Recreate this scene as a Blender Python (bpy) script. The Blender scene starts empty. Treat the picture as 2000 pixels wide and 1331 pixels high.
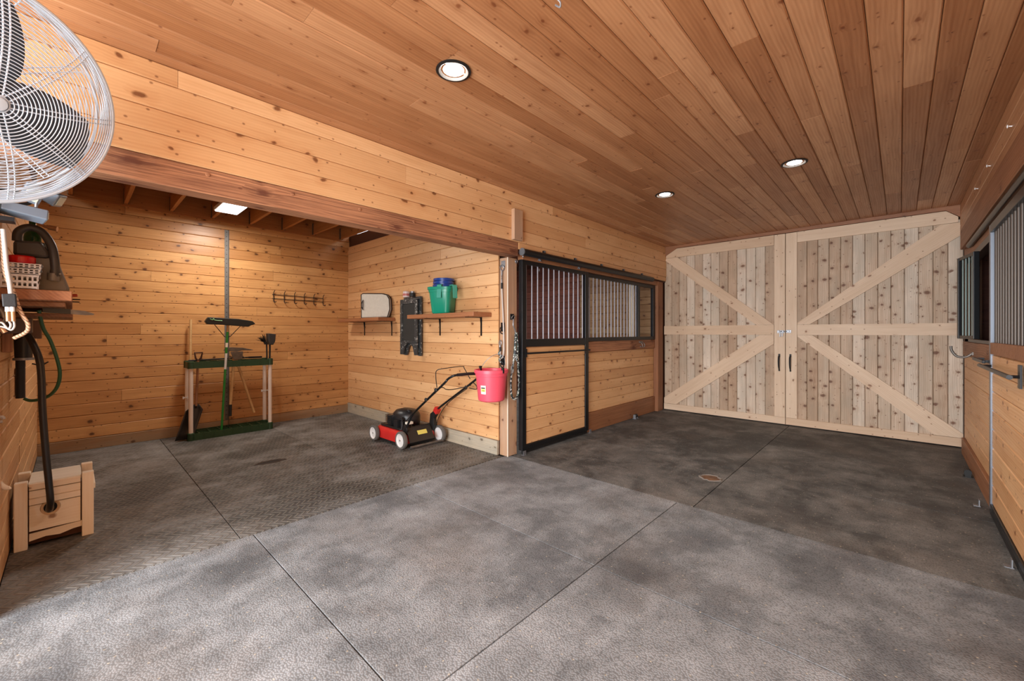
import bpy, bmesh, math, random
from mathutils import Vector as V, Matrix as M
random.seed(11)
PI = math.pi
S = bpy.context.scene
COL = S.collection

# ---------------------------------------------------------------- camera, world, lights, exposure
H = 1.36; FPX = 806.0; YAW = 0.7546
cam_d = bpy.data.cameras.new('camera'); cam = bpy.data.objects.new('camera', cam_d); COL.objects.link(cam)
cam.location = (0, 0, H); cam.rotation_euler = (PI/2, 0, YAW)
cam_d.sensor_width = 36; cam_d.lens = FPX/2000*36; cam_d.shift_y = -15.65/2000; cam_d.clip_start = 0.02
S.camera = cam
S.view_settings.view_transform = 'Standard'; S.view_settings.look = 'None'
S.view_settings.gamma = 1; S.view_settings.use_curve_mapping = False
S.view_settings.exposure = 0.96
w = bpy.data.worlds.new('sky'); S.world = w; w.use_nodes = True
w.node_tree.nodes['Background'].inputs[0].default_value = (0.86, 0.93, 1.0, 1)
w.node_tree.nodes['Background'].inputs[1].default_value = 2.2

def light(name, kind, loc, rot, energy, color=(1, 1, 1), size=1, size_y=None, spot=None, blend=.6):
    d = bpy.data.lights.new(name, kind); d.energy = energy; d.color = color
    if kind == 'AREA':
        d.size = size
        if size_y: d.shape = 'RECTANGLE'; d.size_y = size_y
    elif kind == 'SPOT':
        d.spot_size = spot; d.spot_blend = blend; d.shadow_soft_size = size
    else: d.shadow_soft_size = size
    o = bpy.data.objects.new(name, d); COL.objects.link(o); o.location = loc; o.rotation_euler = rot
    return o
# daylight through the open end of the aisle, behind the photographer
light('aisle_doorway_daylight', 'AREA', (-1.25, -2.25, 1.40), (PI/2, 0, 0), 190, (0.95, 0.975, 1.0), 3.5, 2.6)

# ---------------------------------------------------------------- helpers
WM = {}
def thing(name, label, cat, loc=(0, 0, 0), rot=(0, 0, 0), group=None, kind=None):
    o = bpy.data.objects.new(name, None); COL.objects.link(o); o.location = loc; o.rotation_euler = rot
    o.empty_display_size = .1
    if label: o['label'] = label
    if cat: o['category'] = cat
    if group: o['group'] = group
    if kind: o['kind'] = kind
    from mathutils import Euler
    WM[o.name] = M.LocRotScale(V(loc), Euler(rot), None)
    return o
def setp(o, label=None, cat=None, group=None, kind=None):
    if label: o['label'] = label
    if cat: o['category'] = cat
    if group: o['group'] = group
    if kind: o['kind'] = kind
    return o
def link(name, me, parent=None, matw=None):
    """matw: world matrix of the object (identity if None); parented keeping the world place."""
    o = bpy.data.objects.new(name, me); COL.objects.link(o)
    matw = matw or M.Identity(4)
    if parent is not None:
        o.parent = parent; o.matrix_basis = WM[parent.name].inverted() @ matw
    else: o.matrix_basis = matw
    WM[o.name] = matw
    return o
def obj(name, bm, mat, parent=None, smooth=False, bevel=0, local=False):
    """bm in world coordinates (or in the parent's own when local)"""
    me = bpy.data.meshes.new(name)
    bmesh.ops.recalc_face_normals(bm, faces=bm.faces)
    if parent is not None and not local:
        bm.transform(WM[parent.name].inverted())
    bm.to_mesh(me); bm.free()
    mats = mat if isinstance(mat, (list, tuple)) else [mat]
    for m_ in mats: me.materials.append(m_)
    if smooth:
        for p in me.polygons: p.use_smooth = True
        me.set_sharp_from_angle(angle=math.radians(38))
    o = link(name, me, parent, WM[parent.name] if parent is not None else None)
    if bevel:
        b = o.modifiers.new('bevel', 'BEVEL'); b.width = bevel; b.segments = 2; b.limit_method = 'ANGLE'
    return o
def nb(): return bmesh.new()
def box(bm, x0, x1, y0, y1, z0, z1, mtx=None, mi=0):
    vs = [V((x, y, z)) for x in (x0, x1) for y in (y0, y1) for z in (z0, z1)]
    if mtx is not None: vs = [mtx @ v for v in vs]
    b = [bm.verts.new(v) for v in vs]
    for q in ((0, 1, 3, 2), (4, 6, 7, 5), (0, 4, 5, 1), (2, 3, 7, 6), (0, 2, 6, 4), (1, 5, 7, 3)):
        f = bm.faces.new([b[i] for i in q]); f.material_index = mi
    return bm
def prism(bm, poly, t0, t1, mtx=None, mi=0):
    """poly: (x,y) list; extruded along z t0..t1, then mtx"""
    mtx = mtx or M.Identity(4)
    a = [bm.verts.new(mtx @ V((x, y, t0))) for x, y in poly]
    b = [bm.verts.new(mtx @ V((x, y, t1))) for x, y in poly]
    n = len(poly)
    fs = [bm.faces.new(a[::-1]), bm.faces.new(b)]
    for i in range(n): fs.append(bm.faces.new((a[i], a[(i+1) % n], b[(i+1) % n], b[i])))
    for f in fs: f.material_index = mi
    return bm
def smoothpts(pts, n=6):
    pts = [V(p) for p in pts]; out = []
    P = [pts[0]] + pts + [pts[-1]]
    for i in range(1, len(P)-2):
        a, b, c, d = P[i-1], P[i], P[i+1], P[i+2]
        for k in range(n):
            t = k/n
            out.append(.5*((2*b) + (c-a)*t + (2*a-5*b+4*c-d)*t*t + (3*b-a-3*c+d)*t*t*t))
    out.append(pts[-1]); return out
def tube(bm, pts, r, n=8, closed=False, cap=True, mi=0):
    pts = [V(p) for p in pts]; N = len(pts)
    rr = r if isinstance(r, (list, tuple)) else [r]*N
    rings = []; ref = None
    for i, p in enumerate(pts):
        if closed: t = pts[(i+1) % N] - pts[i-1]
        else: t = pts[min(i+1, N-1)] - pts[max(i-1, 0)]
        t.normalize()
        if ref is None:
            ref = t.orthogonal().normalized()
        else:
            ref = (ref - t*ref.dot(t))
            if ref.length < 1e-6: ref = t.orthogonal()
            ref.normalize()
        bn = t.cross(ref)
        rings.append([bm.verts.new(p + (ref*math.cos(2*PI*k/n) + bn*math.sin(2*PI*k/n))*rr[i]) for k in range(n)])
    for i in range(N if closed else N-1):
        a, b = rings[i], rings[(i+1) % N]
        for k in range(n):
            f = bm.faces.new((a[k], a[(k+1) % n], b[(k+1) % n], b[k])); f.material_index = mi
    if cap and not closed:
        for f in (bm.faces.new(rings[0][::-1]), bm.faces.new(rings[-1])): f.material_index = mi
    return bm
def frame_to(p, d):
    """matrix with z axis along d at p"""
    d = V(d).normalized(); q = V((0, 0, 1)).rotation_difference(d)
    return M.Translation(V(p)) @ q.to_matrix().to_4x4()
def lathe(bm, prof, mtx=None, n=24, sx=1, sy=1, mi=0, power=None):
    mtx = mtx or M.Identity(4); rings = []
    for r, z in prof:
        ring = []
        for k in range(n):
            a = 2*PI*k/n; c, s = math.cos(a), math.sin(a)
            if power:
                q = (abs(c)**power + abs(s)**power)**(-1/power); c *= q; s *= q
            ring.append(bm.verts.new(mtx @ V((r*c*sx, r*s*sy, z))))
        rings.append(ring)
    for i in range(len(rings)-1):
        a, b = rings[i], rings[i+1]
        for k in range(n):
            f = bm.faces.new((a[k], a[(k+1) % n], b[(k+1) % n], b[k])); f.material_index = mi
    for ring, rv in ((rings[0], prof[0][0]), (rings[-1], prof[-1][0])):
        if rv > 1e-4 and tuple(prof[0]) != tuple(prof[-1]):
            f = bm.faces.new(ring); f.material_index = mi
    bmesh.ops.remove_doubles(bm, verts=[v for r_ in rings for v in r_], dist=1e-6)
    return bm
def ring_pts(c, ax, bx, r, n=40): 
    return [V(c) + V(ax)*math.cos(2*PI*i/n)*r + V(bx)*math.sin(2*PI*i/n)*r for i in range(n)]
_F = V((-math.sin(YAW), math.cos(YAW), 0)); _R = V((math.cos(YAW), math.sin(YAW), 0))
def onx(u, v, X):            # where a sight line from the photographer's spot meets the plane x = X
    d = _F + _R*((u-1000)/FPX) + V((0, 0, (649.85-v)/FPX)); return V((0, 0, H)) + d*(X/d.x)
def ony(u, v, Y):
    d = _F + _R*((u-1000)/FPX) + V((0, 0, (649.85-v)/FPX)); return V((0, 0, H)) + d*(Y/d.y)

# ---------------------------------------------------------------- materials
def srgb(r, g, b):
    f = lambda c: ((c/255+.055)/1.055)**2.4 if c/255 > .04045 else c/255/12.92
    return (f(r), f(g), f(b), 1)
class NT:
    def __init__(s, name):
        s.m = bpy.data.materials.new(name); s.m.use_nodes = True; s.t = s.m.node_tree
        s.b = s.t.nodes['Principled BSDF']
    def n(s, typ, **kw):
        nd = s.t.nodes.new(typ)
        for k, v in kw.items():
            if k.startswith('i_'):
                key = k[2:]; key = int(key) if key.isdigit() else key.replace('_', ' ')
                nd.inputs[key].default_value = v
            else: setattr(nd, k, v)
        return nd
    def l(s, a, b): s.t.links.new(a, b)
    def math(s, op, a, b=None, clamp=False):
        nd = s.n('ShaderNodeMath', operation=op, use_clamp=clamp)
        for i, x in enumerate((a, b)):
            if x is None: continue
            if isinstance(x, (int, float)): nd.inputs[i].default_value = x
            else: s.l(x, nd.inputs[i])
        return nd.outputs[0]
    def rng(s, x, a, b, c=0., d=1.):
        nd = s.n('ShaderNodeMapRange', clamp=True); s.l(x, nd.inputs[0])
        for i, q in enumerate((a, b, c, d)): nd.inputs[i+1].default_value = q
        return nd.outputs[0]
    def mix(s, f, a, b, mode='MIX'):
        nd = s.n('ShaderNodeMix', data_type='RGBA', blend_type=mode)
        for i, x in ((0, f), (6, a), (7, b)):
            if isinstance(x, (int, float)): nd.inputs[i].default_value = x
            elif isinstance(x, tuple): nd.inputs[i].default_value = x
            else: s.l(x, nd.inputs[i])
        return nd.outputs[2]
    def noise(s, vec, scale, detail=4, rough=.55, dist=0):
        nd = s.n('ShaderNodeTexNoise'); s.l(vec, nd.inputs['Vector'])
        nd.inputs['Scale'].default_value = scale; nd.inputs['Detail'].default_value = detail
        nd.inputs['Roughness'].default_value = rough; nd.inputs['Distortion'].default_value = dist
        return nd.outputs[0]
    def scale(s, vec, k):
        nd = s.n('ShaderNodeVectorMath', operation='MULTIPLY'); s.l(vec, nd.inputs[0]); nd.inputs[1].default_value = k
        return nd.outputs[0]
def simple(name, col, rough=.5, metal=0, spec=.5, var=0, bump=0, bscale=200, emit=None, es=1, trans=0):
    t = NT(name); b = t.b
    b.inputs['Base Color'].default_value = col; b.inputs['Roughness'].default_value = rough
    b.inputs['Metallic'].default_value = metal; b.inputs['Specular IOR Level'].default_value = spec
    if trans: b.inputs['Transmission Weight'].default_value = trans
    if emit: b.inputs['Emission Color'].default_value = emit; b.inputs['Emission Strength'].default_value = es
    if var or bump:
        tc = t.n('ShaderNodeTexCoord')
        nz = t.noise(tc.outputs['Object'], bscale, 4)
        if var:
            nz2 = t.noise(tc.outputs['Object'], bscale*.12, 5, .6)
            dk = (col[0]*(1-var), col[1]*(1-var), col[2]*(1-var), 1)
            t.l(t.mix(t.rng(nz2, .35, .65), dk, col), b.inputs['Base Color'])
        if bump:
            bp = t.n('ShaderNodeBump', i_Strength=bump, i_Distance=.002); t.l(nz, bp.inputs['Height']); t.l(bp.outputs[0], b.inputs['Normal'])
    return t.m
def wood(name, light_c, dark_c, knot_c=(80, 40, 22), knots=.5, kscale=(4.6, 6.5), ksize=.085, grain=.55, rough=.42, tone=.22,
         weather=None, wave=.35, bump=.25, gs=16):
    """grain runs along the object's own x axis; every board takes its own slice of the log"""
    t = NT(name); b = t.b; tc = t.n('ShaderNodeTexCoord'); oi = t.n('ShaderNodeObjectInfo')
    off = t.n('ShaderNodeCombineXYZ')
    t.l(t.math('MULTIPLY', oi.outputs['Random'], 97.3), off.inputs[0]); t.l(t.math('MULTIPLY', oi.outputs['Random'], 41.7), off.inputs[1]); t.l(t.math('MULTIPLY', oi.outputs['Random'], 13.1), off.inputs[2])
    add = t.n('ShaderNodeVectorMath', operation='ADD'); t.l(tc.outputs['Object'], add.inputs[0]); t.l(off.outputs[0], add.inputs[1])
    p0 = add.outputs[0]; s0 = t.n('ShaderNodeSeparateXYZ'); t.l(p0, s0.inputs[0]); c0 = t.n('ShaderNodeCombineXYZ')
    t.l(s0.outputs[0], c0.inputs[0]); t.l(t.math('ADD', s0.outputs[1], s0.outputs[2]), c0.inputs[1]); t.l(s0.outputs[2], c0.inputs[2]); p = c0.outputs[0]
    # knots
    vk = t.n('ShaderNodeTexVoronoi', voronoi_dimensions='2D', i_Scale=1.0, i_Randomness=.95); kw = t.n('ShaderNodeTexNoise', i_Scale=9.0, i_Detail=3.0); t.l(p, kw.inputs['Vector']); kv = t.n('ShaderNodeVectorMath', operation='ADD'); t.l(t.scale(p, (kscale[0], kscale[1], 0)), kv.inputs[0]); t.l(t.scale(kw.outputs[1], (.34, .34, 0)), kv.inputs[1]); t.l(kv.outputs[0], vk.inputs['Vector'])
    sep = t.n('ShaderNodeSeparateColor'); t.l(vk.outputs['Color'], sep.inputs[0])
    has = t.math('LESS_THAN', sep.outputs[0], knots)
    size = t.rng(sep.outputs[1], 0, 1, ksize*.3, ksize*1.45)
    ratio = t.math('DIVIDE', vk.outputs['Distance'], size)
    knot = t.math('MULTIPLY', t.rng(ratio, .55, 1.15, 1, 0), has)
    halo = t.math('MULTIPLY', t.rng(ratio, .9, 3.6, 1, 0), has)
    # flowing grain, bent around knots
    warp = t.noise(t.scale(p, (1.3, 5, 5)), 1.0, 3, .5)
    sp = t.n('ShaderNodeSeparateXYZ'); t.l(p, sp.inputs[0])
    yy = t.math('ADD', t.math('ADD', sp.outputs[1], t.math('MULTIPLY', warp, .055)), t.math('MULTIPLY', halo, .012))
    gv = t.n('ShaderNodeCombineXYZ'); t.l(t.math('MULTIPLY', sp.outputs[0], .55), gv.inputs[0]); t.l(t.math('MULTIPLY', yy, gs), gv.inputs[1]); t.l(t.math('MULTIPLY', sp.outputs[2], gs), gv.inputs[2])
    g1 = t.noise(gv.outputs[0], 2.6, 5, .62)
    band = t.math('SINE', t.math('MULTIPLY', yy, 330)); band = t.rng(band, -1, 1, 0, 1)
    g = t.math('ADD', t.math('MULTIPLY', g1, 1-wave*.5), t.math('MULTIPLY', band, wave*.5))
    fine = t.noise(t.scale(p, (9, 240, 240)), 1.0, 2, .5)
    big = t.noise(t.scale(p, (1.6, 6, 6)), 1.0, 3, .5)
    L = srgb(*light_c); D = srgb(*dark_c)
    f = t.math('ADD', t.math('MULTIPLY', t.rng(g, .34, .72), grain), t.math('MULTIPLY', t.rng(big, .35, .7), .35))
    f = t.math('ADD', f, t.math('MULTIPLY', t.rng(fine, .35, .7), .12))
    f = t.math('ADD', f, t.math('MULTIPLY', halo, .28), True)
    c = t.mix(f, L, D)
    if weather:
        wn = t.noise(t.scale(p, (1.2, 3, 3)), 1.4, 5, .6)
        c = t.mix(t.math('MULTIPLY', t.rng(wn, .4, .68), .7), c, srgb(*weather))
    pk = t.n('ShaderNodeTexVoronoi', voronoi_dimensions='2D', i_Scale=1.0); t.l(t.scale(p, (kscale[0]*2.3, kscale[1]*2.1, 0)), pk.inputs['Vector']); ps = t.n('ShaderNodeSeparateColor'); t.l(pk.outputs['Color'], ps.inputs[0])
    pin = t.math('MULTIPLY', t.rng(pk.outputs['Distance'], .05, .11, 1, 0), t.math('LESS_THAN', ps.outputs[1], knots*.45))
    c = t.mix(t.math('MULTIPLY', pin, .7), c, srgb(*knot_c))
    c = t.mix(t.math('MULTIPLY', knot, .85), c, srgb(*knot_c))
    # board to board tone
    tn = t.rng(oi.outputs['Random'], 0, 1, 1-tone, 1+tone*.45)
    tn2 = t.n('ShaderNodeCombineColor'); 
    for i, kk in enumerate((1.0, 1.0, 1.0)): t.l(t.math('POWER', tn, 1+.5*i*1.0), tn2.inputs[i])
    c = t.mix(1.0, c, tn2.outputs[0], 'MULTIPLY')
    t.l(c, b.inputs['Base Color'])
    cross = t.noise(t.scale(p, (14, 4, 4)), 1.0, 2, .5)
    hgt = t.math('ADD', t.math('MULTIPLY', g, .35), t.math('MULTIPLY', cross, .7))
    hgt = t.math('ADD', hgt, t.math('MULTIPLY', knot, .4))
    bp = t.n('ShaderNodeBump', i_Strength=bump, i_Distance=.004); t.l(hgt, bp.inputs['Height']); t.l(bp.outputs[0], b.inputs['Normal'])
    t.l(t.rng(g, .3, .8, rough-.05, rough+.12), b.inputs['Roughness'])
    b.inputs['Specular IOR Level'].default_value = .45
    return t.m

W_CEIL = wood('stained_pine_ceiling', (194, 142, 100), (150, 98, 62), knots=.42, ksize=.06, knot_c=(120, 66, 36), tone=.26, grain=.5, rough=.4)
W_WALL = wood('oiled_pine_siding', (230, 184, 134), (202, 146, 96), knots=.45, knot_c=(110, 58, 28), tone=.16, grain=.4, rough=.4)
W_BAY = wood('knotty_bay_siding', (218, 164, 106), (168, 114, 66), knots=.58, kscale=(5.2, 7), ksize=.095, knot_c=(72, 34, 18), tone=.2, grain=.45, rough=.36)
W_BARN = wood('raw_knotty_pine', (222, 202, 180), (172, 142, 116), knots=.62, kscale=(8.0, 6.6), ksize=.13, knot_c=(104, 62, 38), tone=.24, grain=.5, rough=.6, weather=(176, 164, 146))
W_RAIL = wood('pale_pine_rail', (222, 196, 168), (196, 164, 134), knots=.35, ksize=.07, knot_c=(130, 84, 54), tone=.1, grain=.4, rough=.55)
W_BEAM = wood('rough_sawn_beam', (196, 138, 98), (104, 62, 42), knots=.3, kscale=(3, 6), ksize=.1, knot_c=(96, 52, 34), tone=.1, grain=.85, rough=.65, wave=.2, bump=.6, gs=34)
W_POST = wood('worn_post_wood', (208, 170, 134), (160, 120, 90), knots=.35, knot_c=(100, 60, 40), tone=.1, grain=.6, rough=.6, bump=.5, weather=(176, 150, 132))
W_TRIM = wood('brown_stained_trim', (164, 112, 76), (118, 74, 48), knots=.2, knot_c=(80, 44, 26), tone=.12, grain=.5, rough=.5)
W_KICK = wood('worn_kickboard', (176, 132, 92), (120, 92, 66), knots=.5, knot_c=(84, 54, 36), tone=.15, grain=.5, rough=.7, weather=(150, 132, 108))
W_KICKG = wood('bleached_kickboard', (196, 180, 156), (146, 138, 120), knots=.5, knot_c=(96, 82, 66), tone=.1, grain=.5, rough=.7, weather=(150, 148, 138))
W_RED = wood('reddish_stall_boards', (134, 72, 50), (92, 44, 32), knots=.4, knot_c=(56, 28, 20), tone=.25, grain=.5, rough=.6)
W_TAN = wood('tan_stall_boards', (186, 152, 112), (140, 104, 72), knots=.7, kscale=(5.6, 8.5), ksize=.1, knot_c=(84, 50, 34), tone=.25, grain=.5, rough=.6)
W_CRATE = wood('pale_crate_wood', (250, 238, 218), (232, 212, 184), knots=.12, knot_c=(140, 96, 60), tone=.06, grain=.3, rough=.55, bump=.12)
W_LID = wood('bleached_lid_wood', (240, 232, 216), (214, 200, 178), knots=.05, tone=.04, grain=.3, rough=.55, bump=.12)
W_HAND = wood('tool_handle_wood', (214, 176, 124), (184, 138, 88), knots=.05, tone=.05, grain=.4, rough=.5)
W_SHELF = wood('brown_shelf_board', (178, 118, 78), (132, 82, 52), knots=.3, knot_c=(90, 50, 32), tone=.06, grain=.6, rough=.5)
W_JOIST = wood('joist_lumber', (190, 130, 74), (148, 92, 48), knots=.3, knot_c=(96, 52, 28), tone=.15, grain=.5, rough=.55)
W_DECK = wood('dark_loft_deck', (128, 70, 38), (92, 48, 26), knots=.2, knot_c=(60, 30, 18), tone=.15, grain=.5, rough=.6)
DARKGAP = simple('shadowed_joint', srgb(74, 40, 22), .8)
BLACK = simple('black_powder_coat', srgb(26, 27, 30), .32, .3, .5)
BLACKM = simple('matt_black_metal', srgb(28, 27, 27), .55, .2)
STEEL = simple('galvanised_steel', srgb(150, 152, 157), .42, .7, var=.15, bscale=120)
BAR = simple('grey_steel_bar', srgb(150, 150, 158), .35, .45)
DULLST = simple('dull_steel', srgb(140, 134, 128), .5, .7, var=.4, bscale=90)
BRASS = simple('brass', srgb(196, 150, 110), .35, .6)
RUBBER = simple('black_rubber', srgb(24, 24, 25), .6, bump=.3)
HOSE_B = simple('black_hose', srgb(38, 34, 32), .35)
HOSE_G = simple('green_hose', srgb(46, 84, 48), .4)
WHITEP = simple('white_plastic', srgb(226, 224, 222), .4)
PINK = simple('coral_pink_plastic', srgb(232, 84, 104), .36)
TEAL = simple('teal_green_plastic', srgb(20, 140, 112), .3)
BLUE = simple('blue_plastic', srgb(24, 62, 140), .3)
GREEN = simple('dark_green_plastic', srgb(34, 66, 38), .45, var=.25, bscale=60)
GREENM = simple('bright_green_enamel', srgb(30, 128, 48), .35)
LEGW = simple('off_white_tube', srgb(224, 208, 196), .45)
REDP = simple('red_enamel', srgb(206, 44, 40), .35, var=.15, bscale=60)
REDL = simple('red_lid_plastic', srgb(196, 22, 20), .25)
TYRE = simple('grey_tyre', srgb(96, 92, 88), .8, bump=.5, bscale=300)
ENGB = simple('engine_black', srgb(30, 30, 32), .38, bump=.2, bscale=60)
YEL = simple('yellow_sticker', srgb(226, 214, 110), .5)
CLOTH = simple('off_white_canvas', srgb(206, 200, 188), .85, var=.08, bump=.3, bscale=260)
PIPING = simple('dark_piping', srgb(34, 26, 26), .7)
CHALK = simple('dark_chalk_panel', srgb(46, 46, 44), .75, var=.2, bscale=40)
CHIP = NT('chipped_black_paint')
_tc = CHIP.n('ShaderNodeTexCoord'); _n = CHIP.noise(_tc.outputs['Object'], 26, 5, .75)
CHIP.l(CHIP.mix(CHIP.rng(_n, .58, .62), srgb(52, 56, 58), srgb(176, 176, 170)), CHIP.b.inputs['Base Color']); CHIP = CHIP.m
GREYBL = simple('blue_grey_casting', srgb(128, 142, 158), .35, .2)
LENS = simple('frosted_lamp_lens', srgb(214, 226, 214), .2)
CANGREY = simple('grey_brown_canister', srgb(116, 108, 96), .34)
CANDK = simple('dark_grey_plastic', srgb(62, 56, 50), .45)
BOTG = simple('green_bottle', srgb(34, 84, 40), .15, trans=.3)
ORANGE = simple('orange_plastic', srgb(206, 78, 34), .45)
CREAM = NT('cream_braided_rope')
_tc = CREAM.n('ShaderNodeTexCoord'); _w = CREAM.n('ShaderNodeTexWave', bands_direction='DIAGONAL', i_Scale=38.0); CREAM.l(_tc.outputs['Object'], _w.inputs['Vector'])
CREAM.l(CREAM.mix(CREAM.rng(_w.outputs[1], .0, .35), srgb(112, 70, 46), srgb(222, 184, 150)), CREAM.b.inputs['Base Color']); CREAM = CREAM.m
WCORD = simple('white_cord', srgb(188, 180, 172), .5)
CAMO = NT('black_green_white_rope')
_tc = CAMO.n('ShaderNodeTexCoord'); _v = CAMO.n('ShaderNodeTexVoronoi', i_Scale=75.0); CAMO.l(_tc.outputs['Object'], _v.inputs['Vector'])
_s = CAMO.n('ShaderNodeSeparateColor'); CAMO.l(_v.outputs['Color'], _s.inputs[0])
_c = CAMO.mix(CAMO.math('GREATER_THAN', _s.outputs[0], .5), srgb(32, 34, 38), srgb(70, 92, 84))
CAMO.l(CAMO.mix(CAMO.math('GREATER_THAN', _s.outputs[0], .74), _c, srgb(196, 200, 196)), CAMO.b.inputs['Base Color']); CAMO = CAMO.m
GLOW = simple('lit_lamp', (1, 1, 1, 1), .4, emit=(1, .97, .93, 1), es=9)
PANELGLOW = simple('lit_fixture_panel', (1, 1, 1, 1), .4, emit=(.93, .97, 1, 1), es=2.6)
REFL = simple('can_reflector', srgb(210, 206, 200), .25, .5)
FANW = simple('fan_white_steel', srgb(216, 230, 244), .35, .1)
BLADE = simple('fan_blade_grey', srgb(70, 76, 84), .35, .5)
PIPEST = simple('label_paper', srgb(236, 230, 214), .6)

def mat_rubber(name, chevron, clean=False):
    t = NT(name); b = t.b; tc = t.n('ShaderNodeTexCoord'); p = tc.outputs['Object']; oi = t.n('ShaderNodeObjectInfo')
    n1 = t.noise(p, .75, 6, .62, .6)
    n2 = t.noise(t.scale(p, (1.5, 1.1, 1)), 2.2, 6, .66, .4)
    n3 = t.noise(p, 7, 5, .7)
    n4 = t.noise(t.scale(p, (5, 26, 1)), 1.2, 4, .65)
    f = t.math('ADD', t.math('MULTIPLY', n1, .5), t.math('MULTIPLY', n2, .5))
    f = t.math('ADD', t.rng(f, .30, .66), t.math('MULTIPLY', t.math('SUBTRACT', n3, .5), .7))
    f = t.math('ADD', f, t.math('MULTIPLY', t.math('SUBTRACT', n4, .5), .35))
    f = t.math('ADD', f, t.math('MULTIPLY', t.math('SUBTRACT', oi.outputs['Random'], .5), .25), True)
    dk, md, lt = (((78, 82, 88), (120, 124, 127), (164, 168, 172)) if not chevron else ((46, 45, 43), (82, 80, 76), (142, 142, 140)))
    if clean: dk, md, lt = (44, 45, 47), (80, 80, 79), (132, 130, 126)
    c = t.mix(t.rng(f, 0, .5), srgb(*dk), srgb(*md)); c = t.mix(t.rng(f, .45, 1), c, srgb(*lt))
    # brown dirt patches
    c = t.mix(t.math('MULTIPLY', t.rng(t.noise(p, 1.1, 5, .6), .5, .7), .35), c, srgb(126, 114, 104))
    # spilt dark spots
    sp = t.n('ShaderNodeTexVoronoi', voronoi_dimensions='2D', i_Scale=.8, i_Randomness=1.0)
    wob = t.n('ShaderNodeVectorMath', operation='ADD'); t.l(p, wob.inputs[0])
    nz = t.n('ShaderNodeTexNoise', i_Scale=3.0); t.l(p, nz.inputs[0]); t.l(t.scale(nz.outputs[1], (.5, .5, 0)), wob.inputs[1]); t.l(wob.outputs[0], sp.inputs['Vector'])
    c = t.mix(t.rng(sp.outputs['Distance'], .10, .24, .38, 0), c, srgb(48, 48, 50))
    # pale specks of bedding
    v2 = t.n('ShaderNodeTexVoronoi', voronoi_dimensions='2D', i_Scale=9.0); t.l(p, v2.inputs['Vector'])
    c = t.mix(t.rng(v2.outputs['Distance'], .02, .05, .6, 0), c, srgb(196, 184, 160))
    sp2 = t.n('ShaderNodeSeparateXYZ'); t.l(p, sp2.inputs[0])
    if chevron:
        zz = t.math('ADD', sp2.outputs[1], t.math('PINGPONG', sp2.outputs[0], .055))
        fr = t.math('FRACT', t.math('MULTIPLY', zz, 1/.044))
        r = t.math('MULTIPLY', t.rng(fr, .30, .42), t.rng(fr, .66, .78, 1, 0))
        gap = t.math('PINGPONG', sp2.outputs[0], .0275); r = t.math('MULTIPLY', r, t.rng(gap, .002, .005))
        dist, st = .006, 1.0
        c = t.mix(t.math('MULTIPLY', r, .3), c, srgb(172, 164, 150))
    else:
        v = t.n('ShaderNodeTexVoronoi', voronoi_dimensions='2D', i_Scale=105.0); t.l(p, v.inputs['Vector'])
        r = t.rng(v.outputs['Distance'], .1, .6, 1, 0); dist, st = .002, .5
        c = t.mix(t.math('MULTIPLY', t.rng(v.outputs['Distance'], .42, .7), .4), c, srgb(44, 42, 40))
    b.inputs['Roughness'].default_value = .62; t.l(c, b.inputs['Base Color']); b.inputs['Specular IOR Level'].default_value = .35
    bp = t.n('ShaderNodeBump', i_Strength=st, i_Distance=dist)
    t.l(t.math('ADD', r, t.math('MULTIPLY', n3, .5)), bp.inputs['Height']); t.l(bp.outputs[0], b.inputs['Normal'])
    return t.m
MAT_A = mat_rubber('rubber_mat_pebbled', False)
MAT_B = mat_rubber('rubber_mat_chevron', True)
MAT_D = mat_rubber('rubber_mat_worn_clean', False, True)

# ---------------------------------------------------------------- boards
_cache = {}
def slab_mesh(poly, T, mat, cham):
    key = (tuple((round(a, 4), round(b, 4)) for a, b in poly), round(T, 4), mat.name, cham)
    if key in _cache: return _cache[key]
    bm = bmesh.new()
    if cham:                      # a rectangular board with eased long edges
        (x0, y0), (x1, y1) = poly[0], poly[2]
        pr = [(y0, -T), (y0, -cham), (y0+cham, 0), (y1-cham, 0), (y1, -cham), (y1, -T)]
        a = [bm.verts.new((x0, y, z)) for y, z in pr]; b = [bm.verts.new((x1, y, z)) for y, z in pr]
        bm.faces.new(a[::-1]); bm.faces.new(b)
        for i in range(6): bm.faces.new((a[i], a[(i+1) % 6], b[(i+1) % 6], b[i]))
    else: prism(bm, poly, -T, 0)
    bmesh.ops.recalc_face_normals(bm, faces=bm.faces)
    me = bpy.data.meshes.new('board'); bm.to_mesh(me); bm.free(); me.materials.append(mat)
    _cache[key] = me; return me
def slab(name, parent, o, ex, nrm, poly, T, mat, cham=0):
    ex = V(ex).normalized(); nrm = V(nrm).normalized(); ey = nrm.cross(ex)
    m = M((ex, ey, nrm)).transposed().to_4x4(); m.translation = V(o)
    return link(name, slab_mesh(poly, T, mat, cham), parent, m)
def plank(name, parent, o, ex, nrm, L, W, T, mat, cham=.004):
    """front face through o; length along ex, width along nrm x ex"""
    return slab(name, parent, o, ex, nrm, [(0, 0), (L, 0), (L, W), (0, W)], T, mat, cham)
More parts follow.
